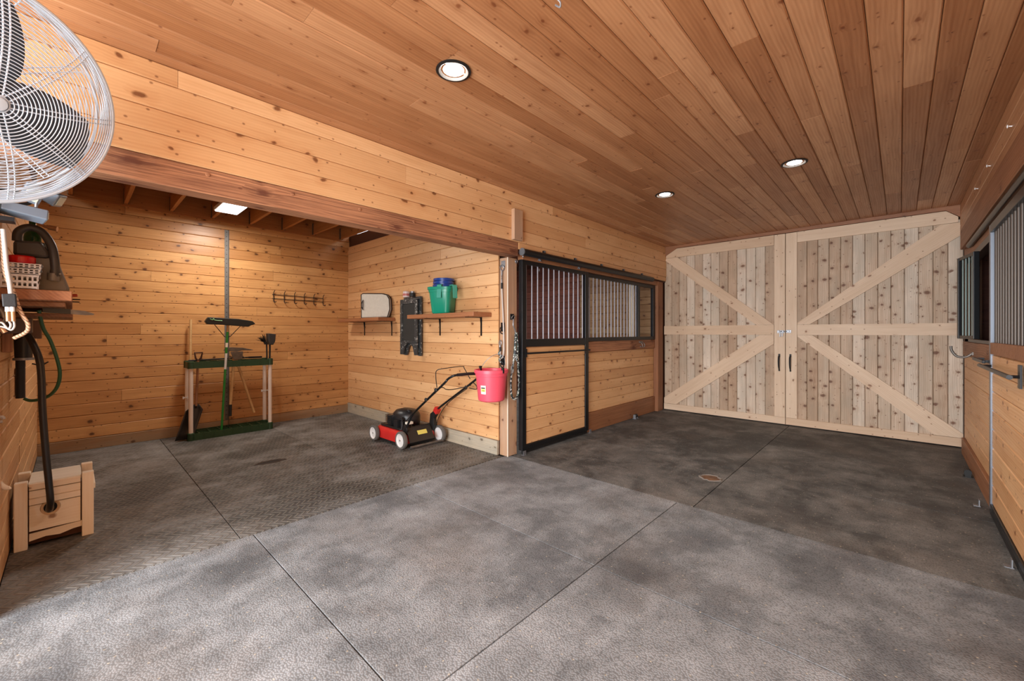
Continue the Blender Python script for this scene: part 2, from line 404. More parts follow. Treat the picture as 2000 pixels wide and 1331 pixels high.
def siding(parent, o, ex, nrm, L, edges, mat, T=.018, joints=(), name='board', gap=.0025, cham=.005, jit=.0012):
    """rows of boards; edges are the board boundaries measured along nrm x ex from o; joints(row) -> cut places"""
    ex = V(ex).normalized(); nrm = V(nrm).normalized(); ey = nrm.cross(ex)
    for i in range(len(edges)-1):
        cuts = [0] + sorted(joints(i) if callable(joints) else joints) + [L]
        for a, b in zip(cuts, cuts[1:]):
            if b-a < .02: continue
            oo = V(o) + ex*(a+.0008) + ey*(edges[i]+gap/2) + nrm*random.uniform(-jit, jit)
            plank(name, parent, oo, ex, nrm, b-a-.0016, edges[i+1]-edges[i]-gap, T, mat, cham)
def struct(name, x0, x1, y0, y1, z0, z1, mat):
    bm = box(nb(), x0, x1, y0, y1, z0, z1); o = obj(name, bm, mat); o['kind'] = 'structure'; return o
def lum(name, parent, x0, x1, y0, y1, z0, z1, axis, mat, cham=.003):
    """a squared timber with its grain along axis"""
    ex = {'x': (1, 0, 0), 'y': (0, 1, 0), 'z': (0, 0, 1)}[axis]
    m = {'x': M.Identity(3), 'y': M(((0, 1, 0), (-1, 0, 0), (0, 0, 1))), 'z': M(((0, 0, 1), (0, 1, 0), (-1, 0, 0)))}[axis]
    # columns of the world matrix are the object's axes
    A = V(ex); B = V((0, 1, 0)) if axis != 'y' else V((-1, 0, 0)); Cc = A.cross(B)
    R = M((A, B, Cc)).transposed()
    cx, cy, cz = (x0+x1)/2, (y0+y1)/2, (z0+z1)/2; s = V((x1-x0, y1-y0, z1-z0))
    dim = [abs(A.dot(s)), abs(B.dot(s)), abs(Cc.dot(s))]
    bm = box(nb(), -dim[0]/2, dim[0]/2, -dim[1]/2, dim[1]/2, -dim[2]/2, dim[2]/2)
    if cham: bmesh.ops.bevel(bm, geom=list(bm.edges), offset=cham, segments=1, affect='EDGES')
    me = bpy.data.meshes.new(name); bmesh.ops.recalc_face_normals(bm, faces=bm.faces); bm.to_mesh(me); bm.free(); me.materials.append(mat)
    m4 = R.to_4x4(); m4.translation = V((cx, cy, cz))
    o = link(name, me, parent, m4)
    if parent is None: o['kind'] = 'structure'
    return o
def steps(a, b, p):
    n = max(1, round((b-a)/p)); return [(b-a)*i/n for i in range(n+1)]

# ================================================================ THE ROOM
ZC = 2.86; XU = -3.0; XRU = 0.515; YD = 7.14; YEND = -2.0; XB = -6.89; YP = 3.23; YL = -.27
# floor: slab with rubber mats
floor = struct('floor', -7.2, 4.4, -2.2, 7.6, -.10, -.013, simple('dark_joint_floor', srgb(30, 28, 26), .9))
ground = struct('ground', -12, 10, -14, -2.2, -.1, -.02, simple('gravel_outside', srgb(150, 146, 138), .9))
def rmat(x0, x1, y0, y1, mat, g=.003):
    bm = box(nb(), x0+g, x1-g, y0+g, y1-g, -.012, 0)
    o = obj('rubber_mat', bm, mat, floor, bevel=.002); return o
rows = [-2.15, -1.66, -.41, .83, 2.085, 3.31, 4.505, 5.73, 6.95, 7.3]
for i in range(len(rows)-1):
    a, b = rows[i], rows[i+1]
    xs = [-3.17, -1.30, .53] if b <= 3.4 else [-3.12, -1.175, .53]
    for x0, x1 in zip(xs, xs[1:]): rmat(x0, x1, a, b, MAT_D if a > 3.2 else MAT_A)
for a, b in ((-.27, .757), (.757, 1.95), (1.95, 3.225)):
    for x0, x1 in ((-7.0, -5.02), (-5.02, -3.172)): rmat(x0, x1, a, b, MAT_B, .0025)
rmat(-6.95, -3.125, 3.36, 7.2, MAT_A); rmat(.6, 4.2, -2.1, 7.2, MAT_A)

# ceiling over the aisle
ceiling = struct('ceiling', -3.2, .75, -2.2, 7.5, ZC+.019, ZC+.06, DARKGAP)
cols = [0.013+.1327*k for k in range(-24, 5)]
cols = [c for c in cols if -3.02 < c < XRU] ; cols = [XU-.02] + cols + [XRU+.01]
if cols[1]-cols[0] < .05: cols.pop(1)
for a, b in zip(cols, cols[1:]):
    y = -2.15; cuts = []
    y += random.uniform(.5, 3.6)
    while y < 7.2: cuts.append(y); y += random.uniform(1.6, 4.2)
    cc = [-2.15]+cuts+[7.3]
    for y0, y1 in zip(cc, cc[1:]):
        # face down: normal -z, length along y
        plank('board', ceiling, (a+.0012, y0, ZC+random.uniform(-.0012, .0012)), (0, 1, 0), (0, 0, -1), y1-y0-.0015, b-a-.0024, .018, W_CEIL, .006)

# left side, upper siding above the opening and the stall
wl = struct('wall_left', -3.12, XU-.019, -2.15, 7.3, 2.24, 2.9, DARKGAP)
for i, (z0, z1) in enumerate(((2.336, 2.468), (2.468, 2.60), (2.60, 2.755), (2.755, ZC))):
    cuts = {0: [2.9, 5.6], 1: [-.4, 4.6], 2: [1.9], 3: [.41, 3.9]}[i]; cc = [-2.1]+cuts+[7.2]
    for y0, y1 in zip(cc, cc[1:]):
        plank('board', wl, (XU+random.uniform(-.001, .001), y0, z0+.0012), (0, 1, 0), (1, 0, 0), y1-y0-.0015, z1-z0-.0024, .018, W_WALL, .005)
plank('board', wl, (XU, 3.30, 2.262), (0, 1, 0), (1, 0, 0), 3.85, .072, .018, W_WALL, .004)
beam = lum('trim_1', None, -3.14, -3.004, -2.1, 3.29, 2.186, 2.334, 'y', W_BEAM); beam['label'] = 'rough sawn header beam across the open bay'
for y in (.55, 1.02, 1.5, 1.98, 2.5):
    bm = nb(); lathe(bm, [(.0, .006), (.011, .004), (.012, 0), (.0, -.002)], frame_to((-3.004, y, 2.30), (1, 0, 0)), 10); obj('bolt_head', bm, W_BEAM, beam, True)
stub = lum('trim_2', None, -3.0, -2.955, 3.18, 3.315, 2.345, 2.67, 'z', W_POST); stub['label'] = 'short wooden block on the siding above the bay post'
post = lum('trim_3', None, -3.245, -3.12, 3.25, 3.40, 0, 2.186, 'z', W_POST, .006); post['label'] = 'square wooden post between the open bay and the stall'
lum('corner_strip', post, -3.126, -3.116, 3.246, 3.258, 0, 2.184, 'z', W_LID, .002)  # pale strip puts the daylit edge of the post into the colour
nailer = lum('trim_4', None, -3.12, -3.04, 3.41, 6.88, 2.17, 2.262, 'y', W_TRIM)
cpost = lum('trim_5', None, -3.16, -3.035, 6.90, 7.10, 0, 2.70, 'z', W_TRIM)
nearpost = lum('trim_6', None, -3.25, -3.1, -.42, -.27, 0, 2.186, 'z', W_POST)

# open bay: back wall, partition, left wall, joists
wb = struct('wall_bay_back', XB-.12, XB-.019, -.42, 3.4, 0, 3.3, DARKGAP)
zs = [.13]+[.13+.1338*k for k in range(1, 21)]+[2.94]
def jb(i): return [] if i % 3 == 1 else [random.uniform(.5, 3.1)]
siding(wb, (XB, YL-.02, 0), (0, 1, 0), (1, 0, 0), 3.55, zs, W_BAY, joints=jb)
lum('kickboard', wb, XB-.018, XB+.02, YL, YP, 0, .128, 'y', W_KICK)
wp = struct('wall_bay_right', -7.0, -3.25, YP+.019, 3.345, 0, 3.0, DARKGAP)
zs2 = [.16]+[.16+.1335*k for k in range(1, 20)]+[2.82]
def jp(i): return [] if i % 4 else [random.uniform(.8, 2.9)]
siding(wp, (XB, YP, 0), (1, 0, 0), (0, -1, 0), 3.645, zs2, W_WALL, joints=jp)
lum('kickboard', wp, XB, -3.25, YP-.015, YP+.018, 0, .158, 'x', W_KICKG)
wlf = struct('wall_bay_left', -7.0, -3.26, YL-.12, YL-.019, 0, 3.0, DARKGAP)
siding(wlf, (-3.26, YL, 0), (-1, 0, 0), (0, 1, 0), 1.45, [0]+[.1335*k for k in range(1, 21)]+[2.82], W_WALL)
siding(wlf, (-4.716, YL, 0), (-1, 0, 0), (0, 1, 0), 2.17, [0]+[.1335*k for k in range(1, 21)]+[2.82], W_WALL)
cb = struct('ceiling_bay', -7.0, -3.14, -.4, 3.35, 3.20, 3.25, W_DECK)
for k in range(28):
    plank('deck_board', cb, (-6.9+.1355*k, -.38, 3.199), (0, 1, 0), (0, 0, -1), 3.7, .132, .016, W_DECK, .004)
lum('ledger', cb, XB, XB+.04, YL, YP, 2.90, 3.17, 'y', W_JOIST)
for y in (-.02, .44, .87, 1.31, 1.76, 2.19, 2.64, 3.08):
    j = lum('joist', cb, XB+.041, -3.145, y-.019, y+.019, 2.925, 3.18, 'x', W_JOIST)
    bm = nb(); box(bm, XB+.042, XB+.09, y-.022, y-.0195, 2.92, 3.1); box(bm, XB+.042, XB+.09, y+.0195, y+.022, 2.92, 3.1); obj('joist_hanger', bm, simple('dull_hanger', srgb(96, 84, 72), .8, .2) if y < 0 else bpy.data.materials['dull_hanger'], cb)
# header side of the bay above the beam, closed towards the loft
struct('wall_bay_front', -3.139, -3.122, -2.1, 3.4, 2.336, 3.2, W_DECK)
# left stall front behind the near post (out of view)
struct('wall_left_near', -3.25, -3.1, -2.1, -.42, 0, 2.186, W_WALL)

# left stall (behind the bars)
ws = struct('wall_stall_far', -7.0, -3.15, 7.12, 7.2, 0, 2.9, DARKGAP)
siding(ws, (-6.97, 7.1, 0), (1, 0, 0), (0, -1, 0), 2.2, steps(0, 2.8, .134), W_RED)
siding(ws, (-4.765, 7.1, 0), (1, 0, 0), (0, -1, 0), 1.60, steps(0, 2.8, .134), W_TAN)
lum('stud', ws, -3.66, -3.55, 7.05, 7.085, 0, 2.8, 'z', W_CRATE)
struct('wall_stall_near', -7.0, -3.25, 3.346, 3.37, 0, 2.9, W_RED)
struct('ceiling_stall', -7.1, -3.12, 3.35, 7.3, 2.9, 2.95, W_DECK)
bm = nb(); box(bm, -7.05, -6.98, 3.3, 7.2, 0, 1.2); box(bm, -7.05, -6.98, 3.3, 7.2, 2.2, 2.95); box(bm, -7.05, -6.98, 3.3, 4.4, 1.2, 2.2); box(bm, -7.05, -6.98, 6.0, 7.2, 1.2, 2.2)  # unseen window opening added so sky light reaches the stall
o = obj('wall_stall_back', bm, W_RED); o['kind'] = 'structure'
# far end: header and gusset boards that frame the barn doors
bm = nb(); box(bm, -2.8045, .4015, 7.125, 7.16, 2.815, 2.9)
prism(bm, [(-3.05, 2.9), (-3.05, 2.68), (-3.03, 2.685), (-2.805, 2.812), (-2.805, 2.9)], -7.16, -7.125, M(((1, 0, 0, 0), (0, 0, -1, 0), (0, 1, 0, 0), (0, 0, 0, 1))))
prism(bm, [(.58, 2.9), (.402, 2.9), (.402, 2.812), (.55, 2.69), (.58, 2.68)], -7.16, -7.125, M(((1, 0, 0, 0), (0, 0, -1, 0), (0, 1, 0, 0), (0, 0, 0, 1))))
o = obj('trim_7', bm, W_TRIM); o['kind'] = 'structure'; o['label'] = 'brown header board over the barn doors'
struct('wall_far', -7.2, 4.4, 7.235, 7.3, 0, 3.3, DARKGAP)
rp = lum('trim_8', None, .545, .66, 6.86, 7.12, 0, 2.70, 'z', W_TRIM)

# right side
wr = struct('wall_right', XRU+.019, .66, -2.1, 7.2, 2.5, 2.9, DARKGAP)
siding(wr, (XRU, 7.15, 2.50), (0, -1, 0), (-1, 0, 0), 9.2, [0, .12, .24, .36], W_CEIL, joints=lambda i: [2.5+i, 6.2+i])
hd = lum('trim_9', None, .492, .535, -2.1, 6.80, 2.285, 2.50, 'y', W_TRIM); hd['label'] = 'brown header board covering the door track'
lum('trim_10', None, .54, .62, -2.1, 6.86, 2.16, 2.30, 'y', W_TRIM)
bm = nb(); tube(bm, [(.518, -2, 2.25), (.518, 6.3, 2.25)], .024, 10); o = obj('door_track', bm, BLACK, hd, True)
wrf = struct('wall_right_front', .545, .66, 4.76, 6.86, 0, 1.11, DARKGAP)
siding(wrf, (.53, 6.86, 0), (0, -1, 0), (-1, 0, 0), 2.09, [.18]+[.18+.133*k for k in range(1, 7)]+[1.11], W_WALL)
lum('kickboard', wrf, .505, .545, 4.76, 6.86, 0, .178, 'y', W_TRIM)
lum('rail', wrf, .515, .66, 4.76, 6.86, 1.11, 1.26, 'y', W_TRIM)
lum('post', wrf, .515, .66, 4.715, 4.76, 0, 2.16, 'z', W_TRIM)
struct('wall_right_near', .545, .66, -2.1, 3.4, 0, 2.2, W_WALL)
for nm, b_ in (('wall_right_stall_back', (4.2, 4.25, -2.1, 7.2, 0, 3)), ('wall_right_stall_far', (.6, 4.25, 7.13, 7.2, 0, 3)), ('ceiling_right_stall', (.66, 4.25, -2.1, 7.3, 2.7, 2.75)), ('wall_right_stall_near', (.66, 4.25, -2.15, -2.1, 0, 3))):
    struct(nm, *b_, W_RED)

# ================================================================ BARN DOORS
def P2(x, z): return (x, z)
YR = YD
def barn_leaf(name, x0, x1, stile, clip):
    d = thing(name, None, None, ((x0+x1)/2, YD+.02, 0), kind='structure')
    # boards: vertical; local x runs up, so poly is (z, -x ...)
    n = round((x1-x0)/.1295); W = (x1-x0)/n
    for k in range(n):
        a, b = x0+W*k, x0+W*(k+1)
        zt = 2.80
        lim = min(clip(a), clip(b)); zt = min(zt, lim)
        # normal -y, length +z  => ey = nrm x ex = (-y) x z = -x
        plank('board', d, (b-.0015, YD+.022+random.uniform(-.001, .001), .02), (0, 0, 1), (0, -1, 0), zt-.02, W-.003, .02, W_BARN, .006)
    return d
def rail(d, x0, x1, z0, z1, mat=W_RAIL, y=YR, T=.022, name='rail'):
    return plank(name, d, (x0, y, z0), (1, 0, 0), (0, -1, 0), x1-x0, z1-z0, T, mat, .003)
def rpoly(d, pts, name='brace', mat=W_RAIL, y=YR, T=.022):
    """pts: (x,z) outline, first edge gives the grain direction"""
    a, b = V((pts[0][0], y, pts[0][1])), V((pts[1][0], y, pts[1][1])); ex = (b-a).normalized(); n_ = V((0, -1, 0)); ey = n_.cross(ex)
    pl = []
    for x, z in pts:
        q = V((x, y, z))-a; pl.append((q.dot(ex), q.dot(ey)))
    return slab(name, d, a, ex, n_, pl, T, mat)
cl = lambda x: 2.69+(x+3.03)*.55 if x < -2.8 else 9
cr = lambda x: 2.69+(.55-x)*.84 if x > .40 else 9
D1 = barn_leaf('door_1', -3.033, -1.226, 'r', cl); D1['label'] = 'left leaf of the tall knotty pine barn doors'
D2 = barn_leaf('door_2', -1.219, .545, 'l', cr); D2['label'] = 'right leaf of the tall knotty pine barn doors'
def pt(u, v): q = ony(u, v, YR); return (round(q.x, 3), round(q.z, 3))
plank('stile', D1, (-1.226, YR, .118), (0, 0, 1), (0, -1, 0), 2.69, .137, .022, W_RAIL, .003)
plank('stile', D2, (-1.08, YR, .118), (0, 0, 1), (0, -1, 0), 2.69, .139, .022, W_RAIL, .003)
rpoly(D1, [(-3.033, .015), (-1.226, .015), (-1.226, .116), (-3.033, .116)], 'rail')
rpoly(D2, [(-1.219, .015), (.545, .015), (.545, .116), (-1.219, .116)], 'rail')
rpoly(D1, [(-2.995, 2.66), (-1.366, 2.66), (-1.366, 2.81), (-2.81, 2.81), (-2.995, 2.71)], 'rail')
rpoly(D2, [(-1.078, 2.66), (.50, 2.66), (.50, 2.725), (.40, 2.81), (-1.078, 2.81)], 'rail')
rpoly(D1, [(-3.03, 1.325), (-1.366, 1.325), (-1.366, 1.473), (-3.03, 1.473)], 'rail')
rpoly(D2, [(-1.078, 1.325), (.545, 1.325), (.545, 1.473), (-1.078, 1.473)], 'rail')
rpoly(D1, [(-3.02, 2.63), (-1.60, 1.476), (-1.369, 1.476), (-2.80, 2.657), (-2.99, 2.657)])
rpoly(D1, [(-2.82, .12), (-1.369, 1.19), (-1.369, 1.322), (-1.55, 1.322), (-3.03, .215), (-3.03, .12)])
rpoly(D2, [(-.93, 1.476), (.545, 2.52), (.545, 2.655), (.36, 2.657), (-1.075, 1.50), (-1.075, 1.476)])
rpoly(D2, [(-1.075, 1.30), (.30, .12), (.54, .12), (.54, .17), (-.90, 1.322), (-1.075, 1.322)])
# latch and pull handles
bm = nb(); z = 1.372; y = YR-.003
box(bm, -1.325, -1.232, y-.004, y+.003, z-.02, z+.02); tube(bm, [(-1.31, y-.014, z+.004), (-1.17, y-.014, z+.004)], .007, 8)
for x in (-1.3, -1.25): box(bm, x-.008, x+.008, y-.022, y, z-.012, z+.02)
box(bm, -1.29, -1.278, y-.026, y-.01, z-.075, z+.004); box(bm, -1.264, -1.252, y-.022, y-.008, z-.07, z-.0)
obj('latch_bolt', bm, STEEL, D1, bevel=.0015)
bm = nb(); box(bm, -1.213, -1.15, y-.004, y+.003, z-.018, z+.026); box(bm, -1.2, -1.168, y-.024, y, z-.008, z+.02); obj('latch_keeper', bm, STEEL, D2, bevel=.0015)
for dd, x in ((D1, -1.298), (D2, -1.160)):
    bm = nb()
    box(bm, x-.012, x+.012, y-.004, y+.003, 1.005, 1.045); box(bm, x-.010, x+.010, y-.004, y+.003, .79, .812)
    pts = smoothpts([(x, y-.004, 1.01), (x, y-.035, .995), (x, y-.045, .93), (x, y-.035, .86), (x, y-.004, .805)], 5)
    tube(bm, pts, [.011+.003*math.sin(PI*i/(len(pts)-1))-.004*i/len(pts) for i in range(len(pts))], 10)
    obj('pull_handle', bm, BLACKM, dd, True)

# ================================================================ LEFT STALL DOOR AND GRILLE
DX0, DX1 = -3.105, -3.05
d3 = thing('door_3', 'black framed sliding stall door with bars over pine boards', None, (-3.08, 4.08, 0), kind='structure')
Y0, Y1, TZ = 3.41, 4.75, 2.185
def fr(name, y0, y1, z0, z1, p, mat=BLACK, x0=DX0, x1=DX1): return obj(name, box(nb(), x0, x1, y0, y1, z0, z1), mat, p, bevel=.003)
fr('stile', Y0, 3.478, .045, TZ, d3); fr('stile', 4.672, Y1, .045, TZ, d3)
fr('top_rail', 3.4785, 4.6715, 2.125, TZ, d3); fr('middle_rail', 3.4785, 4.6715, 1.20, 1.285, d3); fr('bottom_rail', 3.4785, 4.6715, .045, .098, d3)
fr('rubber_sweep', Y0+.03, Y1, .004, .044, d3, RUBBER, -3.095, -3.075)
zz = [.10]+[.10+.1375*k for k in range(1, 8)]+[1.198]
for a, b in zip(zz, zz[1:]): plank('board', d3, (-3.064, 3.48, a), (0, 1, 0), (1, 0, 0), 1.19, b-a-.003, .025, W_WALL, .006)
def vbar(p, y, z0=1.286, z1=2.124, x=-3.078, r=.0085):
    return obj('bar', tube(nb(), [(x, y, z0), (x, y, z1)], r, 10), BAR, p, True)
for k in range(12): vbar(d3, 3.503+.1035*k)
bm = nb(); tube(bm, [(-3.0, 3.45, 1.128), (-3.0, 4.70, 1.128)], .011, 10)
for y in (3.475, 4.68): tube(bm, [(-3.05, y, 1.128), (-3.0, y, 1.128)], .008, 8); box(bm, -3.05, -3.043, y-.012, y+.012, 1.08, 1.176)
obj('handle_bar', bm, BLACK, d3, True)
for y in (3.70, 4.50):
    bm = nb(); box(bm, -3.07, -3.03, y-.03, y+.03, TZ, TZ+.012); tube(bm, [(-3.03, y, TZ), (-3.03, y, TZ+.04)], .008, 8); tube(bm, [(-3.045, y-.012, TZ+.018), (-3.015, y-.012, TZ+.018)], .012, 8)
    obj('hanger_bolt', bm, STEEL, d3); bm = nb(); box(bm, -3.049, -3.045, y-.008, y+.008, 2.07, 2.10); obj('hanger_bolt', bm, STEEL, d3)
# track
tr = thing('door_track', 'black tubular overhead track above the left stall door', 'door track', (-2.985, 3.35, 2.235))
bm = nb(); tube(bm, [(-2.98, 3.335, 2.235), (-2.98, 6.55, 2.235)], .038, 16); obj('rail_tube', bm, BLACK, tr, True)
bm = nb(); lathe(bm, [(0, 0), (.041, 0), (.041, .012), (0, .012)], frame_to((-2.98, 3.335, 2.235), (0, -1, 0)), 20); obj('end_cap', bm, simple('grey_end_cap', srgb(92, 94, 98), .4), tr, True)
bm = nb(); tube(bm, [(-2.98, 3.345, 2.19), (-2.98, 3.345, 2.178)], .008, 8); obj('stop_bolt', bm, STEEL, tr)
for y in (3.72, 4.35, 4.98, 5.6, 6.2):
    bm = nb(); box(bm, -3.0, -2.98, y-.02, y+.02, 2.25, 2.30); b_ = obj('track_bracket', bm, BLACK, tr, bevel=.002)
    bm = nb(); lathe(bm, [(0, .008), (.009, .005), (.010, 0), (0, 0)], frame_to((-2.98, y, 2.288), (1, 0, 0)), 8); obj('bolt_head', bm, STEEL, b_)
# fixed front
wf = struct('wall_stall_front', -3.16, -3.135, 4.765, 6.89, 0, 1.24, DARKGAP)
siding(wf, (-3.112, 4.765, 0), (0, 1, 0), (1, 0, 0), 2.125, [.258]+[.258+.1385*k for k in range(1, 6)]+[1.09], W_WALL, T=.02)
lum('kickboard', wf, -3.134, -3.09, 4.765, 6.89, 0, .256, 'y', W_TRIM)
lum('rail', wf, -3.134, -3.09, 4.765, 6.89, 1.092, 1.238, 'y', W_BEAM)
g1 = thing('stall_grille', 'black steel bar grille with a gap, in the fixed front of the left stall', 'grille', (-3.1, 5.8, 1.24))
fr('top_rail', 4.765, 6.885, 2.115, 2.168, g1, x0=-3.125, x1=-3.08); fr('bottom_rail', 4.765, 6.885, 1.24, 1.292, g1, x0=-3.125, x1=-3.08)
fr('side_frame', 4.765, 4.79, 1.292, 2.115, g1, x0=-3.125, x1=-3.08); fr('side_frame', 6.80, 6.885, 1.292, 2.115, g1, x0=-3.125, x1=-3.08); fr('middle_post', 6.24, 6.32, 1.292, 2.115, g1, x0=-3.125, x1=-3.08)
for k in range(15): vbar(g1, 4.845+.0975*k, 1.292, 2.115, -3.1)
# floor brackets and guides
def lbr(name, y, x=-3.045, s=1, label=None, grp=None, mat=STEEL):
    t = thing(name, label, 'bracket', (x, y, 0), group=grp)
    bm = nb(); box(bm, x-.02, x+.018, y-.022, y+.022, 0, .004); obj('foot_plate', bm, mat, t)
    bm = nb(); box(bm, x+.008, x+.013, y-.022, y+.022, .004, .05); obj('upright', bm, mat, t)
    return t
lbr('floor_bracket', 3.42, -3.035, label='galvanised floor bracket at the foot of the bay post and stall door')
lbr('floor_bracket', 4.79, -3.06, label='galvanised floor bracket at the far bottom corner of the left stall door')
def roller(x, y, s, label):
    t = thing('roller_guide', label, 'roller', (x, y, 0))
    bm = nb(); box(bm, x-.03, x+.03, y-.045, y+.045, 0, .005); obj('base_plate', bm, STEEL if s == 1 else BLACKM, t)
    for d in (-.035, .035):
        bm = nb(); box(bm, x-.02, x+.02, y+d-.003, y+d+.003, .005, .065); obj('cheek', bm, STEEL if s == 1 else BLACKM, t)
    bm = nb(); tube(bm, [(x, y-.031, .045), (x, y+.031, .045)], .026, 14); obj('wheel', bm, RUBBER, t, True)
roller(-3.04, 6.08, 1, 'small floor roller below the fixed front of the left stall')
# blanket hook on the far rail
t = thing('rail_hook', 'small dark steel hook on the wooden rail of the left stall', 'hook', (-3.09, 6.36, 1.17))
bm = nb(); box(bm, -3.09, -3.084, 6.30, 6.42, 1.19, 1.22)
obj('plate', bm, DULLST, t)
for y in (6.32, 6.40): obj('prong', tube(nb(), smoothpts([(-3.085, y, 1.2), (-3.05, y, 1.18), (-3.04, y, 1.14), (-3.065, y, 1.12), (-3.08, y, 1.14)], 4), .006, 8), DULLST, t, True)

# ================================================================ RIGHT STALL DOOR
d4 = thing('door_4', 'sliding stall door with dark bars over orange pine boards, right edge of the aisle', None, (.5, 4.1, 0), kind='structure')
RX0, RX1 = .487, .535
def frr(name, y0, y1, z0, z1, mat=BLACK, x0=RX0, x1=RX1, p=None): return obj(name, box(nb(), x0, x1, y0, y1, z0, z1), mat, p or d4, bevel=.003)
frr('stile', 4.655, 4.705, .05, 2.16, simple('lit_steel_edge', srgb(120, 126, 136), .35, .5)); frr('stile', 3.42, 3.48, .05, 2.16)  # lighter blue-grey on the far stile paints in its lit edge
frr('top_rail', 3.48, 4.655, 2.10, 2.16); frr('middle_rail', 3.48, 4.655, 1.20, 1.285, W_TRIM); frr('bottom_rail', 3.48, 4.655, .05, .09)
frr('rubber_sweep', 3.42, 4.70, .003, .05, RUBBER, .49, .505)
zz = [.092]+[.092+.1385*k for k in range(1, 8)]+[1.198]
for a, b in zip(zz, zz[1:]): plank('board', d4, (.497, 4.653, a), (0, -1, 0), (-1, 0, 0), 1.17, b-a-.003, .025, W_WALL, .006)
BARD = simple('dark_steel_bar', srgb(92, 84, 78), .4, .5)
for k in range(12): obj('bar', tube(nb(), [(.512, 3.53+.0985*k, 1.285), (.512, 3.53+.0985*k, 2.10)], .009, 10), BARD, d4, True)
bm = nb(); tube(bm, [(.435, 3.50, 1.115), (.435, 4.66, 1.115)], .013, 12)
for y in (3.56, 4.60): tube(bm, [(.487, y, 1.115), (.435, y, 1.115)], .009, 8)
box(bm, .478, .487, 3.55, 3.61, 1.05, 1.18); obj('handle_bar', bm, BLACK, d4, True)
b2 = thing('latch_bar', 'flat black latch bar on the right stall front beside the sliding door', 'latch', (.5, 5.2, 1.13))
bm = nb(); box(bm, .452, .47, 4.72, 5.30, 1.125, 1.15); obj('bar', bm, BLACK, b2, bevel=.003)
for y in (4.78, 5.24):
    bm = nb(); box(bm, .47, .515, y-.012, y+.012, 1.128, 1.148); obj('mount', bm, BLACK, b2)
lbr('floor_bracket', 4.86, .44, label='galvanised upright floor bracket beside the far edge of the right sliding door')
lbr('floor_bracket', 3.72, .46, label='galvanised floor bracket at the lower right corner, under the near end of the right door')
roller(.465, 5.78, 2, 'black floor roller against the kickboard of the right stall front')
# yoke window swung ajar
yg = thing('yoke_gate', 'small black barred yoke gate standing ajar beside the barn door', 'gate', (.5, 5.55, 1.3), (0, 0, math.radians(9)))
bm = box(nb(), -.02, .02, .41, .45, 0, .79); obj('outer_stile', bm, BLACK, yg, local=True, bevel=.004)
bm = box(nb(), -.02, .02, 0, .03, 0, .79); obj('hinge_stile', bm, BLACK, yg, local=True, bevel=.004)
bm = box(nb(), -.015, .015, .03, .41, 0, .03); obj('bottom_rail', bm, BLACK, yg, local=True); bm = box(nb(), -.015, .015, .03, .41, .76, .79); obj('top_rail', bm, BLACK, yg, local=True)
for k in range(4): obj('bar', tube(nb(), [(0, .10+.085*k, .03), (0, .10+.085*k, .76)], .009, 8), simple('green_black_bar', srgb(74, 84, 80), .35, .5) if k == 0 else bpy.data.materials['green_black_bar'], yg, True, local=True)
wfr = thing('window_1', None, None, (.55, 5.6, 1.26), kind='structure')
for b_ in ((6.55, 6.86, 1.26, 2.16), (4.762, 6.86, 2.10, 2.16), (4.762, 6.86, 1.262, 1.29)):
    obj('frame', box(nb(), .53, .60, b_[0], b_[1], b_[2], b_[3]), BLACK if b_[3]-b_[2] < .3 else W_TRIM, wfr)
hk = thing('wall_hook', 'curved grey steel hook jutting from the right stall rail, under the yoke gate', 'hook', (.515, 6.0, 1.18))
bm = nb(); box(bm, .508, .515, 5.94, 6.04, 1.14, 1.17); obj('plate', bm, DULLST, hk)
bm = nb(); tube(bm, smoothpts([(.512, 5.99, 1.155), (.47, 5.99, 1.12), (.41, 5.99, 1.125), (.375, 5.99, 1.18), (.37, 5.99, 1.225)], 5), .011, 10); obj('prong', bm, DULLST, hk, True)

# ================================================================ CEILING LIGHTS
def can(x, y, label, e):
    t = thing('recessed_light', label, 'ceiling light', (x, y, ZC), group='recessed lights in the aisle ceiling')
    bm = nb(); lathe(bm, [(.098, 0), (.10, -.006), (.085, -.008), (.080, .0), (.098, 0)], M.Translation((x, y, ZC-.001)), 36); obj('trim_ring', bm, BLACKM, t, True)
    bm = nb(); lathe(bm, [(.084, -.006), (.074, .0), (.066, .012)], M.Translation((x, y, ZC-.004)), 36)
    for f in list(bm.faces):
        if len(f.verts) > 4: bm.faces.remove(f)
    obj('reflector', bm, REFL, t, True)
    bm = nb(); lathe(bm, [(0, -.004), (.05, -.002), (.067, .006), (.067, .009), (0, .009)], M.Translation((x, y, ZC-.002)), 30); obj('bulb', bm, GLOW, t, True)
    light('can_light', 'SPOT', (x, y, ZC-.03), (0, 0, 0), e, (1, .93, .84), .05, spot=math.radians(140), blend=.8)
can(-1.86, 1.49, 'round recessed ceiling light over the near aisle, the one seen largest', 22)
can(-1.86, 4.40, 'round recessed ceiling light on the side of the barred stall door', 22)
can(-.68, 4.36, 'round recessed ceiling light nearest the right stall door', 22)
# bay fixture
t = thing('panel_light', 'white rectangular lit fixture under the open joists of the bay', 'ceiling light', (-5.95, 1.33, 2.88))
bm = nb(); box(bm, -6.24, -5.68, 1.20, 1.46, 2.885, 2.925); obj('housing', bm, WHITEP, t, bevel=.004)
bm = nb(); box(bm, -6.225, -5.695, 1.215, 1.445, 2.876, 2.885); obj('diffuser', bm, PANELGLOW, t)
light('stall_fill_light', 'AREA', (-5.0, 5.2, 2.85), (0, 0, 0), 14, (1, .93, .84), .5, .5)  # unseen fill light added to brighten the left stall's interior
light('panel_lamp', 'AREA', (-5.96, 1.33, 2.87), (0, 0, 0), 20, (1, .93, .84), .5, .24)

